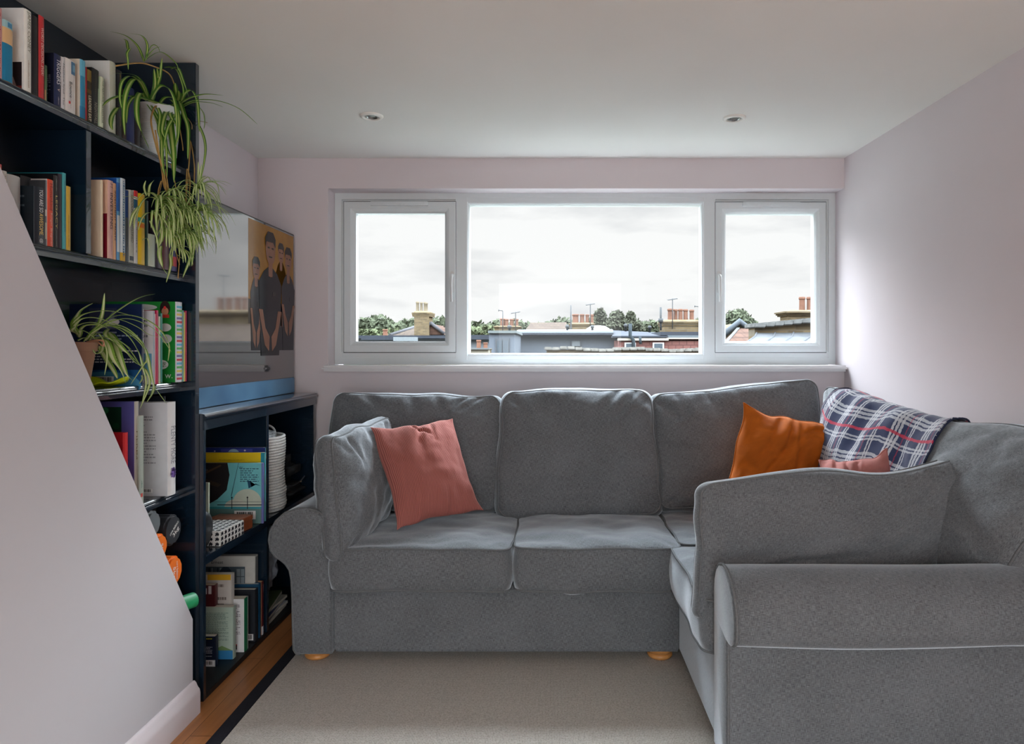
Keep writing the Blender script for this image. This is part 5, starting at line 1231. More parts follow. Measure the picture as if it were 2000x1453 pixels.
for (pts, w) in (([(1075, 460), (1030, 350), (940, 270), (820, 235)], .0034), ([(1090, 450), (1100, 340), (1060, 270), (970, 250)], .0030), ([(1080, 460), (1130, 350), (1170, 345), (1195, 390)], .0034), ([(1100, 440), (1200, 390), (1310, 470), (1330, 525)], .0028),
                 ([(975, 360), (950, 400), (955, 450), (958, 520)], .0034), ([(955, 370), (945, 310), (920, 290)], .0036), ([(1085, 450), (1150, 370), (1200, 350)], .0026), ([(1080, 450), (1060, 420), (1050, 400)], .002)):
    leaf(bm, uvl, imgleaf(pts, *Z1, -1.235, -1.20), w)
mk('foliage', bm, M_leafA, pl)
bm = bmesh.new()
for (pts, xe, r_) in (([(760, 420), (730, 300), (680, 200), (560, 140), (420, 105), (210, 130)], -1.24, .0022), ([(600, 500), (560, 490), (530, 560), (525, 650), (570, 850), (610, 1000), (640, 1200), (680, 1260)], -1.225, .0026),
                      ([(780, 540), (775, 650), (800, 820), (805, 880)], -1.23, .0014), ([(830, 560), (865, 780), (862, 950), (845, 1160), (830, 1360)], -1.22, .0020), ([(830, 560), (872, 780), (905, 1000), (905, 1150), (900, 1260)], -1.215, .0018),
                      ([(640, 1000), (620, 1150), (585, 1300)], -1.225, .0014), ([(560, 700), (600, 950), (650, 1150), (700, 1330)], -1.222, .0022), ([(700, 1000), (740, 1200), (745, 1330)], -1.222, .0014), ([(860, 1100), (865, 1250), (860, 1400)], -1.215, .0016),
                      ([(820, 560), (880, 640), (885, 690)], -1.2, .0012), ([(960, 620), (1000, 628), (1020, 635)], -1.18, .001)):
    tube(bm, smooth_path(imgleaf(pts, *Z6, -1.30 if pts[0][1] < 700 else -1.24, xe), 5), r_, n=6)
Z7 = (240, 330, 6.318)
for (a, b, c, d) in ((500, 0, 560, 400), (520, 0, 600, 560), (600, 330, 640, 900), (560, 330, 590, 600), (790, 0, 775, 400), (800, 0, 830, 230), (650, 250, 700, 1000), (640, 900, 700, 1180), (600, 560, 620, 1200), (470, 150, 430, 360), (700, 700, 680, 1350)):
    tube(bm, smooth_path(imgleaf([(a, b), ((a + c) / 2 + random.uniform(-15, 15), (b + d) / 2), (c, d)], *Z7, -1.225, -1.22), 4), .0016, n=5)
mk('runner', bm, M_stem, pl)['label'] = 'tan trailing runners'
rng = random.Random(11)
def plantlet(zx, zy, X, n, Lr, w, seed):
    r = random.Random(seed); c = PX(Z7[0] + zx / Z7[2], Z7[1] + zy / Z7[2], X); bm = bmesh.new(); uvl = bm.loops.layers.uv.new('UVMap')
    n = int(n * 1.35)
    for k in range(n):
        az = 2 * math.pi * (k + r.random() * .7) / n
        if math.cos(az) < -.35: az = math.pi - az           # few leaves point into the shelf
        L = r.uniform(*Lr) * (1 if abs(math.sin(az)) > .4 else .8)
        leaf(bm, uvl, arc(c, az, L, r.uniform(-.1, 1.1), r.uniform(.7, 2.5)), w * r.uniform(.75, 1.3), k=2)
    mk('plantlet', bm, M_leafB, pl)
for q in ((925, 250, -1.175, 20, (.09, .15), .0030, 1), (600, 300, -1.215, 14, (.08, .13), .0034, 2), (450, 420, -1.21, 22, (.09, .15), .0040, 3), (600, 560, -1.20, 24, (.09, .15), .0042, 4), (760, 560, -1.19, 24, (.09, .16), .0038, 5),
          (930, 520, -1.165, 20, (.10, .16), .0034, 6), (560, 800, -1.205, 20, (.07, .12), .0044, 7), (760, 800, -1.195, 22, (.08, .14), .0044, 8), (380, 560, -1.215, 14, (.08, .12), .0036, 9), (680, 980, -1.20, 10, (.05, .09), .0036, 10), (880, 700, -1.185, 12, (.07, .12), .0032, 12)):
    plantlet(*q)
bm = bmesh.new(); uvl = bm.loops.layers.uv.new('UVMap')
for (pts, w) in (([(600, 560), (560, 660), (600, 850), (640, 900)], .004), ([(500, 560), (620, 450), (740, 420), (830, 480)], .004), ([(470, 950), (450, 1050), (480, 1200), (545, 1300)], .006), ([(580, 1050), (590, 1200), (535, 1400)], .004), ([(860, 880), (840, 1080), (740, 1340)], .006),
                 ([(880, 850), (870, 1000), (850, 1200)], .005), ([(860, 760), (880, 900), (830, 1020)], .005), ([(690, 580), (690, 750), (660, 900), (650, 1000)], .005), ([(330, 640), (380, 760), (420, 880), (440, 1100)], .005), ([(480, 650), (480, 850), (450, 950)], .0055),
                 ([(980, 560), (1100, 550), (1230, 640), (1320, 880)], .0026), ([(1000, 640), (1080, 740), (1140, 880), (1145, 1055)], .0050), ([(960, 540), (1080, 600), (1200, 680), (1235, 780)], .0024), ([(700, 520), (820, 480), (940, 500), (950, 760)], .0038), ([(290, 330), (262, 230), (283, 145)], .0030), ([(320, 340), (330, 220), (388, 135)], .0034),
                 ([(170, 370), (100, 340), (0, 348)], .0024), ([(200, 460), (120, 580), (85, 720)], .004), ([(230, 420), (150, 600), (140, 740)], .003), ([(940, 250), (950, 100), (975, -60)], .004), ([(930, 240), (930, 80), (930, -90)], .003), ([(940, 240), (1060, 150), (1160, 190), (1190, 350)], .003), ([(990, 160), (1100, 140), (1210, 125)], .002),
                 ([(240, 880), (300, 860), (330, 1000)], .0014), ([(640, 1040), (720, 1100), (760, 1140)], .003), ([(560, 340), (640, 200), (760, 150), (890, 180)], .004), ([(520, 330), (660, 240), (780, 200), (900, 240)], .004)):
    leaf(bm, uvl, imgleaf(pts, *Z7, -1.21, -1.18), w)
mk('trailing_leaves', bm, M_leafB, pl)

# small potted spider plant on the third shelf
p2 = thing('spider_plant', 'smaller arching spider plant in a terracotta pot on the third shelf', 'plant', (-1.352, 1.985, SH[3][0]))
pc = Vector((-1.358, 1.975, SH[3][0] + .0008))
tz = H - (668 - CY) / F * 1.985 - pc.z
M_terra = mat((186, 146, 124), .8, 'terracotta', var=.06, scale=20)
bm = bmesh.new(); lathe(bm, [(.01, .0), (.013, 0), (.014, .003), (.029, tz - .030), (.031, tz - .026), (.034, tz - .026), (.037, tz - .004), (.036, tz), (.032, tz), (.030, tz - .012), (.01, tz - .013)], pc, 36); mk('pot', bm, M_terra, p2, auto=50)
bm = bmesh.new(); uvl = bm.loops.layers.uv.new('UVMap'); Z3 = (120, 560, 6.054)
LV = [([(270, 650), (400, 500), (560, 370), (800, 200), (960, 120), (1110, 85)], .0050, -1.22), ([(280, 640), (420, 480), (640, 350), (860, 350), (1080, 440), (1230, 600), (1275, 720), (1260, 880)], .0046, -1.17),
      ([(290, 640), (450, 500), (640, 470), (800, 560), (950, 700), (1010, 860), (970, 930), (820, 1155)], .0046, -1.19), ([(300, 630), (480, 470), (620, 480), (780, 580), (900, 760), (960, 960), (1000, 1150), (950, 1385)], .0050, -1.18),
      ([(330, 620), (500, 600), (680, 640), (830, 745)], .0046, -1.2), ([(340, 600), (520, 450), (760, 380), (980, 440), (1130, 540), (1300, 770)], .0042, -1.16), ([(290, 640), (380, 540), (560, 450), (740, 480), (900, 600), (1000, 760), (1010, 900)], .0044, -1.18),
      ([(200, 560), (140, 470), (200, 300), (290, 230), (372, 193)], .0060, -1.29), ([(210, 560), (140, 460), (250, 340), (450, 290), (650, 300), (850, 350)], .0050, -1.22), ([(200, 580), (150, 480), (260, 380), (450, 380), (700, 470)], .0050, -1.24),
      ([(330, 620), (440, 460), (490, 300), (510, 75)], .0050, -1.26), ([(200, 560), (300, 460), (600, 470), (800, 540), (960, 680), (1020, 850), (1050, 1000), (1100, 1180), (1240, 1380)], .0054, -1.17),
      ([(400, 620), (520, 650), (600, 850), (700, 1000), (758, 1145)], .0085, -1.22), ([(440, 700), (540, 880), (620, 1010), (660, 1085)], .0075, -1.24), ([(600, 560), (640, 700), (690, 850), (760, 1030), (840, 1110)], .0080, -1.22),
      ([(360, 610), (440, 560), (520, 700), (540, 850), (510, 1045)], .0030, -1.25), ([(500, 560), (640, 640), (850, 880), (960, 960), (1080, 1150), (1080, 1250), (1010, 1365)], .0056, -1.18), ([(340, 620), (560, 600), (760, 700), (930, 930), (1000, 1000), (1040, 1160), (930, 1440)], .0052, -1.17),
      ([(200, 640), (260, 610), (330, 605)], .004, -1.3), ([(380, 640), (480, 650), (480, 760), (410, 795), (370, 740)], .0045, -1.25), ([(560, 540), (640, 640), (720, 740), (860, 860), (940, 940)], .0075, -1.20), ([(200, 560), (120, 520), (250, 440), (400, 430), (560, 500)], .005, -1.26),
      ([(210, 600), (230, 520), (330, 560), (400, 620)], .006, -1.28), ([(560, 500), (520, 570), (600, 640), (720, 700)], .005, -1.24), ([(330, 640), (430, 500), (600, 400), (720, 400), (900, 480), (1020, 560), (1150, 600)], .0036, -1.18), ([(930, 1000), (960, 1080), (920, 1150)], .003, -1.19), ([(1100, 1120), (1160, 1130), (1200, 1135)], .0025, -1.22)]
for (pts, w, xe) in LV: leaf(bm, uvl, imgleaf(pts, *Z3, -1.335, xe - .012), w * 1.25)
mk('foliage', bm, M_leafB, p2)
bm = bmesh.new()
for pts in ([(300, 650), (400, 640), (490, 640), (500, 690)], [(320, 650), (420, 650), (470, 690), (510, 700)], [(330, 640), (420, 630), (500, 640)]): tube(bm, smooth_path(imgleaf(pts, *Z3, -1.33, -1.27), 4), .0022, n=5)
mk('dry_stems', bm, mat((196, 140, 110), .8, 'dry_stem'), p2)
# lime green leaf shaped dish
d_ = thing('leaf_dish', 'lime green leaf-shaped dish under the arching spider plant', 'dish', (-1.325, 2.06, SH[3][0]))
bm = bmesh.new(); NN = 28; V = []
ydc, xdc = 2.055, -1.350
for i in range(NN + 1):
    row = []
    for j in range(13):
        a = -1 + 2 * i / NN; b = -1 + 2 * j / 12
        wv = .052 * max(.0, (1 - abs(a) ** 2.2)) ** .6
        x = xdc + a * .066; y = ydc + b * wv
        z = SH[3][0] + .0025 + (.019 if a > 0 else .024) * abs(a) ** 1.7 + .008 * b * b + .004 * math.sin(a * 7) * abs(b)
        row.append(bm.verts.new((x, y, z)))
    V.append(row)
for i in range(NN):
    for j in range(12):
        f = bm.faces.new((V[i][j], V[i + 1][j], V[i + 1][j + 1], V[i][j + 1])); f.smooth = True
bmesh.ops.remove_doubles(bm, verts=bm.verts, dist=.0001)
o = mk('bowl', bm, mat((186, 204, 20), .3, 'lime_ceramic', var=.05), d_); sm = o.modifiers.new('thickness', 'SOLIDIFY'); sm.thickness = .003; sm.offset = 1
# ------------------------------------------------------------------ outside: rooftops seen through the window
def tiles(name, c1, c2, mort, bw, rh, rot=None, rough=.8, ms=.02):
    m, t, b = base(name); nn = t.nodes.new; lk = t.links.new; b.inputs['Roughness'].default_value = rough
    tcn = nn('ShaderNodeTexCoord'); mpn = nn('ShaderNodeMapping')
    mpn.inputs['Rotation'].default_value = rot if rot else (math.pi / 2, 0, 0)
    lk(tcn.outputs['Object'], mpn.inputs[0])
    br = nn('ShaderNodeTexBrick'); br.inputs['Scale'].default_value = 1; br.inputs['Brick Width'].default_value = bw; br.inputs['Row Height'].default_value = rh; br.inputs['Mortar Size'].default_value = rh * ms * 4
    br.inputs['Color1'].default_value = lin(c1); br.inputs['Color2'].default_value = lin(c2); br.inputs['Mortar'].default_value = lin(mort); lk(mpn.outputs[0], br.inputs[0])
    n1 = nn('ShaderNodeTexNoise'); n1.inputs['Scale'].default_value = 2.2; n1.inputs['Detail'].default_value = 6; lk(tcn.outputs['Object'], n1.inputs[0])
    r = nn('ShaderNodeValToRGB'); r.color_ramp.elements[0].position = .3; r.color_ramp.elements[0].color = (.6, .6, .58, 1); r.color_ramp.elements[1].position = .6
    mx = nn('ShaderNodeMix'); mx.data_type = 'RGBA'; mx.blend_type = 'MULTIPLY'; mx.inputs[0].default_value = .6
    lk(n1.outputs[0], r.inputs[0]); lk(br.outputs[0], mx.inputs[6]); lk(r.outputs[0], mx.inputs[7]); lk(mx.outputs[2], b.inputs['Base Color']); return m
M_stone = tiles('stock_brick', (81, 70, 52), (64, 56, 43), (76, 71, 62), .225, .075)
M_red = tiles('tile_hung_wall', (81, 56, 52), (76, 52, 48), (59, 40, 38), .17, .11)
M_rooft = tiles('roof_tiles', (50, 43, 36), (45, 38, 33), (36, 30, 27), .2, .14)
M_rooft2 = tiles('orange_roof_tiles', (57, 42, 35), (53, 40, 34), (40, 29, 25), .3, .16)
M_slate = mat((66, 71, 77), .8, 'slate_cladding', var=.12, scale=.9)
M_slater = mat((37, 40, 45), .6, 'dark_roof_felt', var=.15, scale=2)
M_pale = mat((88, 92, 94), .7, 'pale_render', var=.06, scale=2)
M_terr = mat((79, 57, 47), .8, 'terracotta_pot_outside', var=.15, scale=4)
M_cream = mat((91, 84, 71), .8, 'cream_pot_outside', var=.12, scale=4)
M_lead = mat((55, 57, 59), .5, 'lead_sheet', var=.18, scale=5, metal=.1)
M_wht = mat((119, 120, 120), .5, 'white_frame_outside', var=.02)
M_pane2 = mat((48, 55, 60), .15, 'dark_window_pane', var=.1, scale=2)
M_pole = mat((59, 61, 62), .5, 'aerial_metal', metal=.4)
def eb(bm, px0, px1, py0, py1, Y, D, mi=0):
    a = P(px0, py0, Y); b = P(px1, py1, Y)
    box(bm, a.x, b.x, Y, Y + D, b.z, a.z, mi)
def chimney(label, px0, px1, ptop, pbot, Y, pots, pt, D=1.2, cap=None, mp=None, ms=None, flare=0):
    a = P(px0, ptop, Y); b = P(px1, pbot, Y); root = thing('chimney_stack', label, 'chimney', ((a.x + b.x) / 2, Y + D / 2, b.z))
    bm = bmesh.new(); h = a.z - b.z; w = b.x - a.x
    box(bm, a.x, b.x, Y, Y + D, -8, a.z - .10 * h)
    e_ = .05 * w
    for k in range(3): box(bm, a.x - e_ * (k + 1) / 3 - flare, b.x + e_ * (k + 1) / 3 + flare, Y - e_ * (k + 1) / 3, Y + D + e_, a.z - h * (.34 - .08 * k), a.z - h * (.26 - .08 * k))
    vs = [bm.verts.new(p) for p in ((a.x - e_, Y - e_, a.z - .1 * h), (b.x + e_, Y - e_, a.z - .1 * h), (b.x + e_, Y + D, a.z - .1 * h), (a.x - e_, Y + D, a.z - .1 * h), (a.x + e_, Y + .1, a.z), (b.x - e_, Y + .1, a.z), (b.x - e_, Y + D - .1, a.z), (a.x + e_, Y + D - .1, a.z))]
    for f in ((0, 1, 5, 4), (1, 2, 6, 5), (2, 3, 7, 6), (3, 0, 4, 7), (4, 5, 6, 7)): bm.faces.new([vs[i] for i in f])
    mk('brick_stack', bm, ms or M_stone, root)
    for (p0, p1, top) in pots:
        c0 = P(p0, top, Y + D / 2); c1 = P(p1, ptop + 2, Y + D / 2); r = (c1.x - c0.x) / 2; hh = c0.z - c1.z
        bm = bmesh.new(); lathe(bm, [(r * .92, 0), (r * .86, hh * .1), (r * .80, hh * .8), (r * .96, hh * .84), (r * .98, hh * .93), (r * .86, hh), (r * .6, hh), (r * .6, hh * .7)], ((c0.x + c1.x) / 2, Y + D / 2, c1.z), 20)
        mk('chimney_pot', bm, mp or M_terr, root, auto=40)
def aerial(label, px, ptop, pbot, Y, kind=0, root_name='tv_aerial'):
    a = P(px, ptop, Y); b = P(px, pbot, Y); r = Y * .0007
    root = thing(root_name, label, 'aerial', (b.x, Y, b.z), 'rooftop aerials')
    bm = bmesh.new(); tube(bm, [b, a], r, n=6); mk('mast', bm, M_pole, root)
    bm = bmesh.new(); u = Y / F
    if kind == 0:
        tube(bm, [a + Vector((-9 * u, 0, -3 * u)), a + Vector((9 * u, 0, 0))], r * .8, n=5)
        for k in range(6): q = a + Vector((-8 * u + k * 3 * u, 0, -2.7 * u + k * .5 * u)); tube(bm, [q + Vector((0, -.25, -1.6 * u)), q + Vector((0, .25, 1.6 * u))], r * .5, n=4)
    else:
        tube(bm, [a + Vector((-8 * u, 0, 1 * u)), a, ], r * .8, n=5); tube(bm, [a + Vector((-8 * u, 0, -1 * u)), a + Vector((-8 * u, 0, 2.5 * u))], r * .8, n=5)
    mk('antenna_array', bm, M_pole, root)
def foliage_mat(name, a, b):
    m = mat(a, .9, name, var=.45, scale=.6); return m
def tree_obj(name, label, blobs, Y, c, leaf=.25, n=900, seed=0, trunk=True, group=None, kind=None, D=None):
    """blobs: (px, py, rx px, ry px); leaves scattered through real ellipsoids"""
    r = random.Random(seed); u = Y / F
    c0 = P(sum(b[0] for b in blobs) / len(blobs), 660, Y)
    root = thing(name, label, 'tree', (c0.x, Y, c0.z), group)
    bm = bmesh.new(); uv = None
    for (px, py, rx, ry) in blobs:
        c_ = P(px, py, Y); RX, RZ = rx * u, ry * u; RY = D or RX
        b2 = bmesh.new(); bmesh.ops.create_icosphere(b2, subdivisions=3, radius=1)
        for v in b2.verts:
            d = v.co.normalized(); k = (.84 if n < 3000 or Y > 80 else .55) + .25 * noise.fractal(d * 2.2 + Vector((px, py, 0)), .8, 2, 4)
            v.co = Vector((d.x * RX * k, d.y * RY * k, d.z * RZ * k)) + c_
        me = bpy.data.meshes.new('t'); b2.to_mesh(me); b2.free(); bm.from_mesh(me); bpy.data.meshes.remove(me)
        for _ in range(int(n / len(blobs))):
            d = Vector((r.gauss(0, 1), r.gauss(0, 1), r.gauss(0, 1))).normalized(); k = r.uniform(.82 if n < 3000 or Y > 80 else .4, 1.15)
            q = c_ + Vector((d.x * RX * k, d.y * RY * k, d.z * RZ * k)); s = leaf * r.uniform(.5, 1.2)
            t1 = Vector((r.gauss(0, 1), r.gauss(0, 1), r.gauss(0, 1))).normalized(); t2 = t1.orthogonal().normalized()
            bm.faces.new([bm.verts.new(q + t1 * s), bm.verts.new(q + t2 * s * .6), bm.verts.new(q - t1 * s), bm.verts.new(q - t2 * s * .6)])
    f = mk('crown', bm, c, root)
    if trunk:
        bm = bmesh.new(); tube(bm, [Vector((c0.x, Y, -7)), Vector((c0.x, Y, P(0, sum(b[1] for b in blobs) / len(blobs), Y).z))], .25, n=8); mk('trunk', bm, mat((46, 38, 31), .9), root)
    return root
G1 = mat((48, 52, 41), .9, 'foliage_mid', var=.5, scale=1.2); G2 = mat((54, 59, 43), .9, 'foliage_light', var=.5, scale=1.0); G3 = mat((46, 48, 39), .9, 'foliage_dull', var=.5, scale=1.4)
# ground far below the loft
bm = bmesh.new(); box(bm, -160, 160, YB + 2, 260, -8.2, -8); o = struct(mk('ground', bm, mat((59, 62, 54), .9, 'distant_ground', var=.2, scale=.05)))
rr = random.Random(4); xs = list(range(640, 1420, 15))
w = tree_obj('woodland', 'long band of wooded hills on the horizon behind the rooftops', [(x, 652 - (6 if x < 900 else 0) + 4 * math.sin(x * .05) + rr.uniform(-3, 3), 14, 22 + rr.uniform(-2, 4)) for x in xs], 95, G1, leaf=.45, n=6000, trunk=False)
w['category'] = 'woodland'
bm = bmesh.new(); box(bm, -34, 26, 90, 100, -8, 1.6); mk('hillside', bm, G1, w)
tree_obj('tree', 'light green trees below the wooded hills, at the left of the left window light', [(x, 655, 12, 10) for x in range(690, 775, 14)], 60, G2, leaf=.3, n=900, seed=2, group='trees beyond the roofs')
tree_obj('tree', 'light green trees at the left edge of the centre window light', [(x, 652, 14, 12) for x in range(905, 970, 14)], 60, G2, leaf=.3, n=900, seed=3, group='trees beyond the roofs')
tree_obj('tree', 'taller airy tree rising behind the white rooflight dome', [(1172, 622, 11, 17), (1160, 634, 12, 14), (1205, 622, 13, 13), (1188, 636, 18, 12), (1232, 622, 8, 12), (1222, 636, 18, 12), (1245, 640, 12, 10)], 48, G3, leaf=.17, n=9000, seed=5, group='trees beyond the roofs')
tree_obj('tree', 'round green tree at the left of the right window light', [(1440, 632, 26, 24), (1420, 642, 18, 16), (1462, 642, 16, 18)], 50, G1, leaf=.22, n=2600, seed=6, group='trees beyond the roofs')
tree_obj('tree', 'low green trees left of the stone chimney', [(x, 645, 13, 16) for x in range(1250, 1300, 12)], 62, G1, leaf=.25, n=900, seed=8, group='trees beyond the roofs')
# left light: gabled house with flared chimney
Y = 34.0
hs = thing('gabled_house', 'house with a tiled gable roof seen through the left window light', 'house', (P(815, 680, Y).x, Y + 4, -7))
bm = bmesh.new(); a = P(762, 655, Y); r0 = P(792, 630, Y); r1 = P(841, 631, Y); e1 = P(866, 652, Y)
D = 7; f = lambda p, d: Vector((p.x, p.y + d, p.z))
vs = [bm.verts.new(v) for v in (a, P(862, 655, Y), f(r1, 4), f(r0, 4))]; bm.faces.new(vs)
vs = [bm.verts.new(v) for v in (f(a, 8), f(P(862, 655, Y), 8), f(r1, 4), f(r0, 4))]; bm.faces.new(vs)
o = mk('tiled_roof', bm, M_rooft, hs); sm = o.modifiers.new('thickness', 'SOLIDIFY'); sm.thickness = .15
bm = bmesh.new()
g0 = P(822, 654, Y - .2); g1 = P(868, 654, Y - .2); gp = P(841, 632, Y - .2)
prism(bm, [(g0.x, g0.z), (g1.x, g1.z), (gp.x, gp.z)], lambda p: Vector((p[0], Y - .2, p[1])), lambda p: Vector((p[0], Y + 3.5, p[1]))); mk('gable', bm, M_rooft2, hs)
bm = bmesh.new()
for p_, q_ in ((g1, gp), (gp, g0)): tube(bm, [p_ + Vector((0, -.05, .05)), q_ + Vector((0, -.05, .05))], .09, n=6)
tube(bm, [f(a, -.05), f(r0, 4)], .1, n=6); mk('verge', bm, mat((52, 52, 54), .7), hs)
bm = bmesh.new(); box(bm, a.x, e1.x, Y, Y + 8, -7, a.z - .02); mk('wall', bm, M_stone, hs)
chimney('stock brick chimney with four cream pots above the gabled house', 809, 838, 607, 640, Y - .4, [(812, 819, 589), (820, 826, 590), (827, 833, 590), (829, 836, 591)], 0, D=1.0, mp=M_cream, flare=.08)
chimney('small chimney with one terracotta pot low in the left window light', 744, 762, 656, 666, 22, [(747, 758, 643)], 0, D=.5)
fb = thing('flat_roof', 'long dark flat roof with a white fascia across the foot of the left light', 'roof', (P(790, 680, 18).x, 19, 0))
bm = bmesh.new(); eb(bm, 690, 882, 655, 661, 18, 3); eb(bm, 705, 770, 659, 664, 17.5, .6); mk('felt_edge', bm, M_slater, fb)
bm = bmesh.new(); eb(bm, 690, 882, 662, 700, 18.2, 2.5); mk('fascia', bm, M_pale, fb)
bm = bmesh.new(); eb(bm, 768, 810, 658, 666, 17, .4); mk('skylight', bm, mat((81, 86, 88), .3), fb)
# centre light
chimney('chimney with four terracotta pots at the left of the centre light', 966, 1016, 636, 652, 30, [(976, 986.5, 622), (985, 994, 623), (995, 1004, 623), (1005, 1013, 623)], 0, D=.9)
aerial('thin aerial mast left of the four-pot chimney', 982, 607, 650, 29.9, 1); aerial('aerial with a crossbar right of the four-pot chimney', 1007, 609, 648, 29.9, 0)
rf = thing('tiled_roof', 'far brown tiled roof between the two chimneys of the centre light', 'roof', (P(1070, 650, 38).x, 40, 0))
bm = bmesh.new(); vs = [bm.verts.new(v) for v in (P(1025, 652, 38), P(1110, 652, 38), P(1106, 634, 41), P(1036, 635, 41))]; bm.faces.new(vs); o = mk('roof_slope', bm, M_rooft, rf); sm = o.modifiers.new('thickness', 'SOLIDIFY'); sm.thickness = .15
bm = bmesh.new(); box(bm, P(1025, 652, 38).x, P(1110, 652, 38).x, 38, 44, -7, P(0, 652, 38).z); mk('wall', bm, M_stone, rf)
chimney('wide chimney with four terracotta pots in the middle of the centre light', 1113, 1160, 630, 652, 28, [(1117, 1131, 613.5), (1132, 1142, 613.5), (1143, 1151, 614), (1151.5, 1160, 614)], 0, D=.9)
aerial('aerial above the wide middle chimney', 1153, 593, 640, 27.9, 0)
vp = thing('flue_pipe', 'slim grey flue pipe left of the wide middle chimney', 'pipe', (P(1115, 640, 27).x, 27, 0)); bm = bmesh.new(); tube(bm, [Vector((P(1115, 650, 27).x, 27, -8)), P(1115, 650, 27), P(1115, 630, 27), P(1115, 596, 27)], .04, n=8, taper=lambda s: 1.4 - .9 * s); mk('pipe', bm, M_pole, vp)
dm = thing('dormer_extension', 'slate-clad box dormer with a flat roof, left of the centre light', 'building', (P(980, 680, 14).x, 15, 0))
Y = 14
bm = bmesh.new(); eb(bm, 955, 1005, 650, 900, Y, 2.7); mk('cladding', bm, M_slate, dm)
bm = bmesh.new(); eb(bm, 953, 1009, 645.5, 650.5, Y - .06, 2.7); mk('roof_edge', bm, mat((71, 76, 76), .6), dm)
bm = bmesh.new(); eb(bm, 967.5, 995, 661, 700, Y - .03, .06); fr_ = mk('window_frame', bm, mat((59, 62, 65), .5), dm)
bm = bmesh.new(); eb(bm, 971, 980, 664, 700, Y - .05, .03); eb(bm, 982, 993, 664, 700, Y - .05, .03); mk('pane', bm, M_pane2, fr_)
dl = thing('dormer_extension', 'long slate-clad dormer with a small window behind the box dormer', 'building', (P(1100, 680, 17).x, 18, 0)); Y = 17
bm = bmesh.new(); eb(bm, 1005, 1209, 655, 900, Y, 2.5); mk('cladding', bm, M_slate, dl)
bm = bmesh.new(); eb(bm, 1003, 1198, 650, 654, Y - .25, 4.3); mk('gutter', bm, M_slater, dl)
bm = bmesh.new(); vs = [bm.verts.new(v) for v in (P(1008, 650, Y - .25), P(1198, 650, Y - .25), P(1196, 645.5, Y + 4), P(1012, 646.5, Y + 4))]; bm.faces.new(vs); o = mk('felt_roof', bm, mat((92, 98, 102), .8, 'grey_felt', var=.1, scale=2), dl); sm = o.modifiers.new('thickness', 'SOLIDIFY'); sm.thickness = .04
bm = bmesh.new(); eb(bm, 1115, 1135, 664, 677, Y - .04, .06); fr_ = mk('window_frame', bm, mat((52, 55, 59), .5), dl)
bm = bmesh.new(); eb(bm, 1117, 1133, 666, 676, Y - .06, .03); mk('pane', bm, mat((76, 81, 84), .2), fr_)
sk = thing('rooflight_dome', 'white rooflight dome on the flat roof of the centre light', 'rooflight', (P(1168, 645, 19).x, 19.4, 0))
bm = bmesh.new(); c_ = P(1168, 647, 19.4); lathe(bm, [(.34, 0), (.34, .06), (.30, .09), (.20, .15), (.01, .17)], c_, 24); mk('dome', bm, M_wht, sk, auto=40)
for (px, t0, lab) in ((995, 635, 'small vent cowl above the box dormer'), (1108, 634, 'small vent cowl on the roof left of the dome'), (1157, 635, 'small vent cowl just left of the dome'), (1222, 632, 'small vent cowl right of the dome'), (1269, 636, 'small vent cowl on the far right flat roof')):
    v_ = thing('vent_cowl', lab, 'vent', (P(px, 650, 18.5).x, 18.5, 0), 'vent cowls on the roofs'); bm = bmesh.new()
    yv = 16 if px < 1000 else 18.5; c_ = P(px, 649, yv); hh = P(px, t0, yv).z - c_.z; lathe(bm, [(.03, 0), (.03, hh * .6), (.05, hh * .6), (.05, hh * .9), (.02, hh)], c_, 12); mk('cowl', bm, M_pole, v_)
fr2 = thing('flat_roof', 'dark flat roof running to the right of the centre light', 'roof', (P(1290, 650, 16).x, 17, 0)); Y = 16
bm = bmesh.new(); vs = [bm.verts.new(v) for v in (P(1196, 645, Y + 3), P(1300, 650, Y + 3), P(1304, 656, Y), P(1196, 657, Y))]; bm.faces.new(vs); o = mk('felt_slope', bm, M_slater, fr2); sm = o.modifiers.new('thickness', 'SOLIDIFY'); sm.thickness = .06
bm = bmesh.new(); eb(bm, 1290, 1372, 648, 655, Y, 4); eb(bm, 1196, 1305, 656, 659, Y - .1, .3); mk('felt_edge', bm, M_slater, fr2)
bm = bmesh.new(); eb(bm, 1304, 1372, 655, 660, Y - .05, 4); mk('fascia', bm, mat((64, 70, 73), .6), fr2)
th = thing('terrace_house', 'tile-hung pinkish wall with small white windows right of the centre light', 'house', (P(1290, 680, 15.6).x, 17, -7)); Y = 15.6
bm = bmesh.new(); eb(bm, 1209, 1372, 664, 900, Y, 1.3); eb(bm, 1306, 1372, 660, 666, Y, 1.3); mk('tile_hung_wall', bm, M_red, th)
bm = bmesh.new(); eb(bm, 1209, 1306, 660.5, 665, Y - .06, .5); eb(bm, 1306, 1372, 659.5, 662, Y - .06, .3); mk('barge_board', bm, mat((112, 108, 100), .6), th)
for (a_, b_) in ((1220, 1242), (1275, 1297)):
    bm = bmesh.new(); eb(bm, a_, b_, 669, 690, Y - .05, .08); fr_ = mk('window_frame', bm, M_wht, th)
    bm = bmesh.new(); eb(bm, a_ + 3, b_ - 3, 671, 690, Y - .07, .03); mk('pane', bm, M_pane2, fr_)
dp = thing('drainpipe', 'dark drainpipe with a bend on the tile-hung wall', 'pipe', (P(1232, 660, 15.3).x, 15.3, 0)); bm = bmesh.new(); tube(bm, [P(1231, 632, 15.5), P(1231, 656, 15.5), P(1237, 664, 15.5), P(1239, 720, 15.5)], .04, n=8); tube(bm, [P(1250, 657, 15.3), P(1251, 672, 15.3)], .03, n=8); mk('pipe', bm, mat((35, 40, 43), .5), dp)
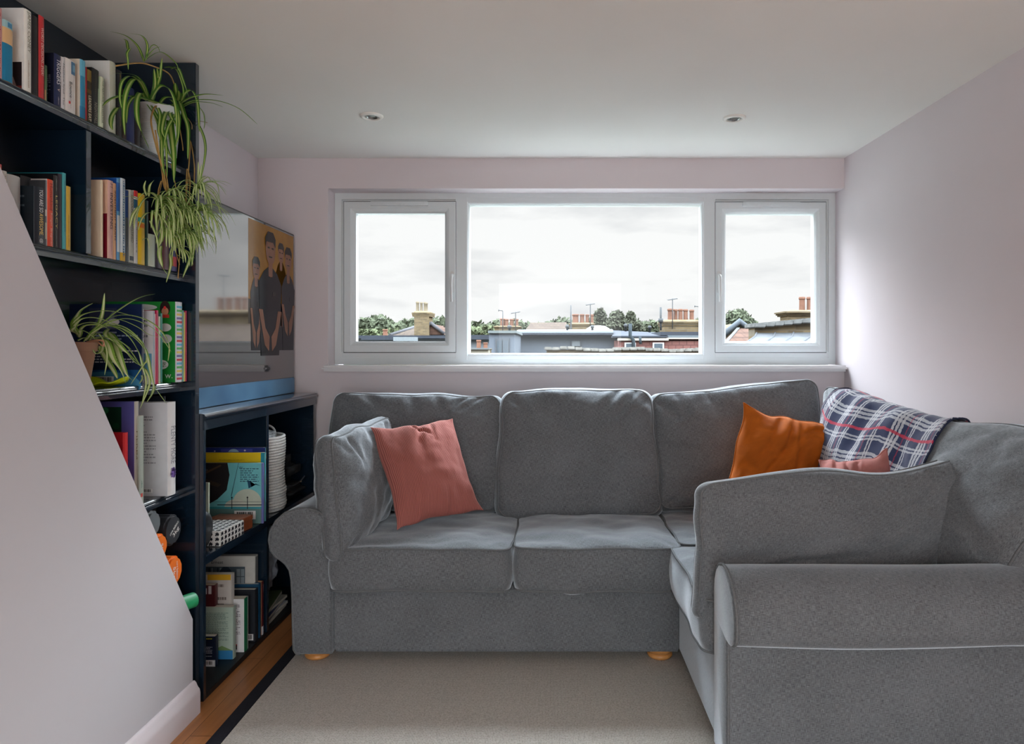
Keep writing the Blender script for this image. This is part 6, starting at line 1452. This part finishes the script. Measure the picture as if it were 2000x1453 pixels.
chimney('broad stone chimney with a row of terracotta pots at the right of the centre light', 1297, 1366, 624, 662, 20, [(1303, 1317, 603), (1316, 1324, 604), (1324, 1334, 603.5), (1334, 1344, 604), (1346, 1356, 605)], 0, D=.9)
aerial('tall aerial in front of the stone chimney', 1313.5, 583, 642, 19.94, 0); aerial('aerial mast at the right edge of the centre light', 1365, 599, 645, 19.94, 1); 
vp = thing('flue_pipe', 'slim flue pipe left of the stone chimney', 'pipe', (P(1290, 640, 19.5).x, 19.5, 0)); bm = bmesh.new(); tube(bm, [P(1290.5, 645, 19.5), P(1290.5, 600, 19.5)], .03, n=8); tube(bm, [P(1290.5, 630, 19.5), P(1290.5, 622, 19.5)], .07, n=8); mk('pipe', bm, M_pole, vp)
pw = thing('parapet_wall', 'weathered stone-coped brick parapet across the foot of the centre light', 'wall', (P(1210, 690, 9).x, 9, 0)); Y = 9
bm = bmesh.new(); bmesh.ops.create_grid(bm, x_segments=1, y_segments=1, size=.001); bm.clear()
a = P(1063, 678, Y); b = P(1384, 681, Y)
box(bm, a.x + .03, b.x + .3, Y + .05, Y + .3, -3, a.z - .035); mk('brickwork', bm, M_stone, pw)
bm = bmesh.new(); K = 24
for k in range(K):
    x0 = a.x + (b.x + .3 - a.x) * k / K; x1 = a.x + (b.x + .3 - a.x) * (k + 1) / K; d = random.uniform(-.006, .006) + .01 * math.sin(k * .7)
    bbox(x0, x1 - .004, Y, Y + .36, a.z - .045 + d - .02 * k / K, a.z + .0 + d - .02 * k / K, bev=.01, bm=bm)
mk('coping', bm, mat((81, 80, 76), .85, 'coping_stone', var=.3, scale=14, bump=.6), pw)
pw = thing('parapet_wall', 'cream parapet low at the left of the centre light in front of terracotta pots', 'wall', (P(935, 690, 12).x, 12, 0)); Y = 12
bm = bmesh.new(); eb(bm, 900, 954, 682, 760, Y, .3); mk('render', bm, mat((103, 100, 91), .8, 'cream_render'), pw)
bm = bmesh.new(); eb(bm, 898, 955, 679.5, 682.5, Y - .05, .4); mk('coping', bm, mat((70, 72, 72), .8), pw)
chimney('low chimney with two terracotta pots behind the cream parapet', 926, 956, 680, 690, 13, [(930, 940, 664), (943.5, 953, 669)], 0, D=.4)
fb = thing('flat_roof', 'dark flat roof edge left of the box dormer', 'roof', (P(925, 655, 24).x, 25, 0)); bm = bmesh.new(); eb(bm, 880, 958, 654, 663, 24, 3); mk('felt_edge', bm, M_slater, fb); bm = bmesh.new(); eb(bm, 880, 958, 663, 700, 24.2, 3); mk('wall', bm, mat((76, 80, 83), .7), fb)
# right light: gable, lead roof, near parapet and the two-pot chimney
Y = 24
gh = thing('gabled_house', 'gabled house with an orange tiled roof seen through the right window light', 'house', (P(1440, 660, Y).x, Y + 3, -7))
bm = bmesh.new(); l_ = P(1398, 668, Y); pk = P(1443, 631, Y); r_ = P(1486, 664, Y)
prism(bm, [(l_.x, -7), (r_.x, -7), (r_.x, r_.z), (pk.x, pk.z), (l_.x, l_.z)], lambda p: Vector((p[0], Y, p[1])), lambda p: Vector((p[0], Y + 6, p[1]))); mk('gable_wall', bm, M_stone, gh)
bm = bmesh.new(); tube(bm, [l_ + Vector((0, -.1, .05)), pk + Vector((0, -.1, .05)), r_ + Vector((0, -.1, .05))], .12, n=8); mk('verge', bm, mat((52, 56, 60), .6), gh)
bm = bmesh.new(); vs = [bm.verts.new(v) for v in (P(1408, 676, Y - 2.5), P(1500, 676, Y - 2.5), P(1486, 646, Y - .3), P(1440, 647, Y - .3))]; bm.faces.new(vs); o = mk('tiled_roof', bm, M_rooft2, gh); sm = o.modifiers.new('thickness', 'SOLIDIFY'); sm.thickness = .1
bm = bmesh.new(); vs = [bm.verts.new(v) for v in (P(1411, 675, Y - 2.7), P(1418, 675, Y - 2.7), P(1445, 643, Y - .3), P(1439, 643, Y - .3))]; bm.faces.new(vs); o = mk('lead_valley', bm, M_lead, gh); sm = o.modifiers.new('thickness', 'SOLIDIFY'); sm.thickness = .06
Y = 9.5
pw = thing('parapet_wall', 'yellow brick parapet with slate coping over a lead roof in the right light', 'wall', (P(1560, 640, Y).x, Y, 0))
bm = bmesh.new(); K = 14; x0_, x1_ = P(1474, 0, Y).x, P(1720, 0, Y).x
for k in range(K):
    a0 = x0_ + (x1_ - x0_) * k / K; a1 = x0_ + (x1_ - x0_) * (k + 1) / K; z = P(0, 634 - k * 1.7, Y).z
    bbox(a0 - (.03 if k == 0 else 0), a1, Y - .10, Y + .4, z - .045, z + .02, bev=.012, bm=bm)
mk('coping', bm, mat((69, 70, 69), .8, 'slate_coping', var=.3, scale=10, bump=.6), pw)
bm = bmesh.new(); a0 = P(1474, 637, Y); prism(bm, [(x0_, a0.z), (x1_, a0.z + .13), (x1_, -3), (x0_, -3)], lambda p: Vector((p[0], Y, p[1])), lambda p: Vector((p[0], Y + .3, p[1]))); mk('brickwork', bm, M_stone, pw)
lr = thing('lead_roof', 'silvery lead sheet roof with standing seams under the yellow brick parapet', 'roof', (P(1540, 665, 8.8).x, 8.8, 0))
bm = bmesh.new()
def lp_(px, py, Y): return P(px, py, Y)
K = 7
for k in range(K):
    p0 = 1478 + k * 36; p1 = p0 + 36
    t0, t1 = P(p0, 650 - k * .4, Y - .02), P(p1, 650 - k * .4, Y - .02); m0, m1 = P(p0 - 3, 657, Y - .16), P(p1 - 3, 657, Y - .16); b0, b1 = P(p0 - 30, 676, Y - 1.1), P(p1 - 30, 676, Y - 1.1)
    for q in ((t0, t1, m1, m0), (m0, m1, b1, b0)): bm.faces.new([bm.verts.new(v + Vector((0, 0, .012 * noise.noise(v * 3)))) for v in q])
    tube(bm, [t0, m0, b0], .014, n=6)
mk('lead_sheet', bm, M_lead, lr, auto=60)
chimney('brick chimney with two terracotta pots and an aerial behind the right-hand parapet', 1538, 1720, 605, 640, 31, [(1560, 1573, 580), (1575, 1588, 580), (1592, 1605, 581), (1609, 1622, 581)], 0, D=1.0)
aerial('big aerial beside the right-hand chimney, mostly hidden by the window frame', 1607, 537, 628, 30.9, 0)
nh = thing('neighbour_house', 'tiled roof below the right-hand chimney, mostly hidden by the window frame', 'house', (14, 29, -8))
bm = bmesh.new(); box(bm, 8.8, 20, 28, 34, -8, P(0, 672, 28).z); mk('wall', bm, M_stone, nh)
bm = bmesh.new(); vs = [bm.verts.new(v) for v in (Vector((8.6, 27.8, P(0, 674, 28).z)), Vector((20, 27.8, P(0, 674, 28).z)), Vector((20, 30.8, P(0, 636, 30.8).z)), Vector((9.6, 30.8, P(0, 638, 30.8).z)))]; bm.faces.new(vs); o = mk('roof_slope', bm, M_rooft, nh); sm = o.modifiers.new('thickness', 'SOLIDIFY'); sm.thickness = .12

# weathered outdoor surfaces are matt
for o in COL.objects:
    if o.type == 'MESH' and o.parent and o.matrix_parent_inverse is not None and max((v.co.y for v in o.data.vertices), default=0) > 5:
        for m_ in o.data.materials:
            b_ = m_.node_tree.nodes.get('Principled BSDF')
            if b_ and 'pane' not in m_.name: b_.inputs['Specular IOR Level'].default_value = .05; b_.inputs['Roughness'].default_value = 1
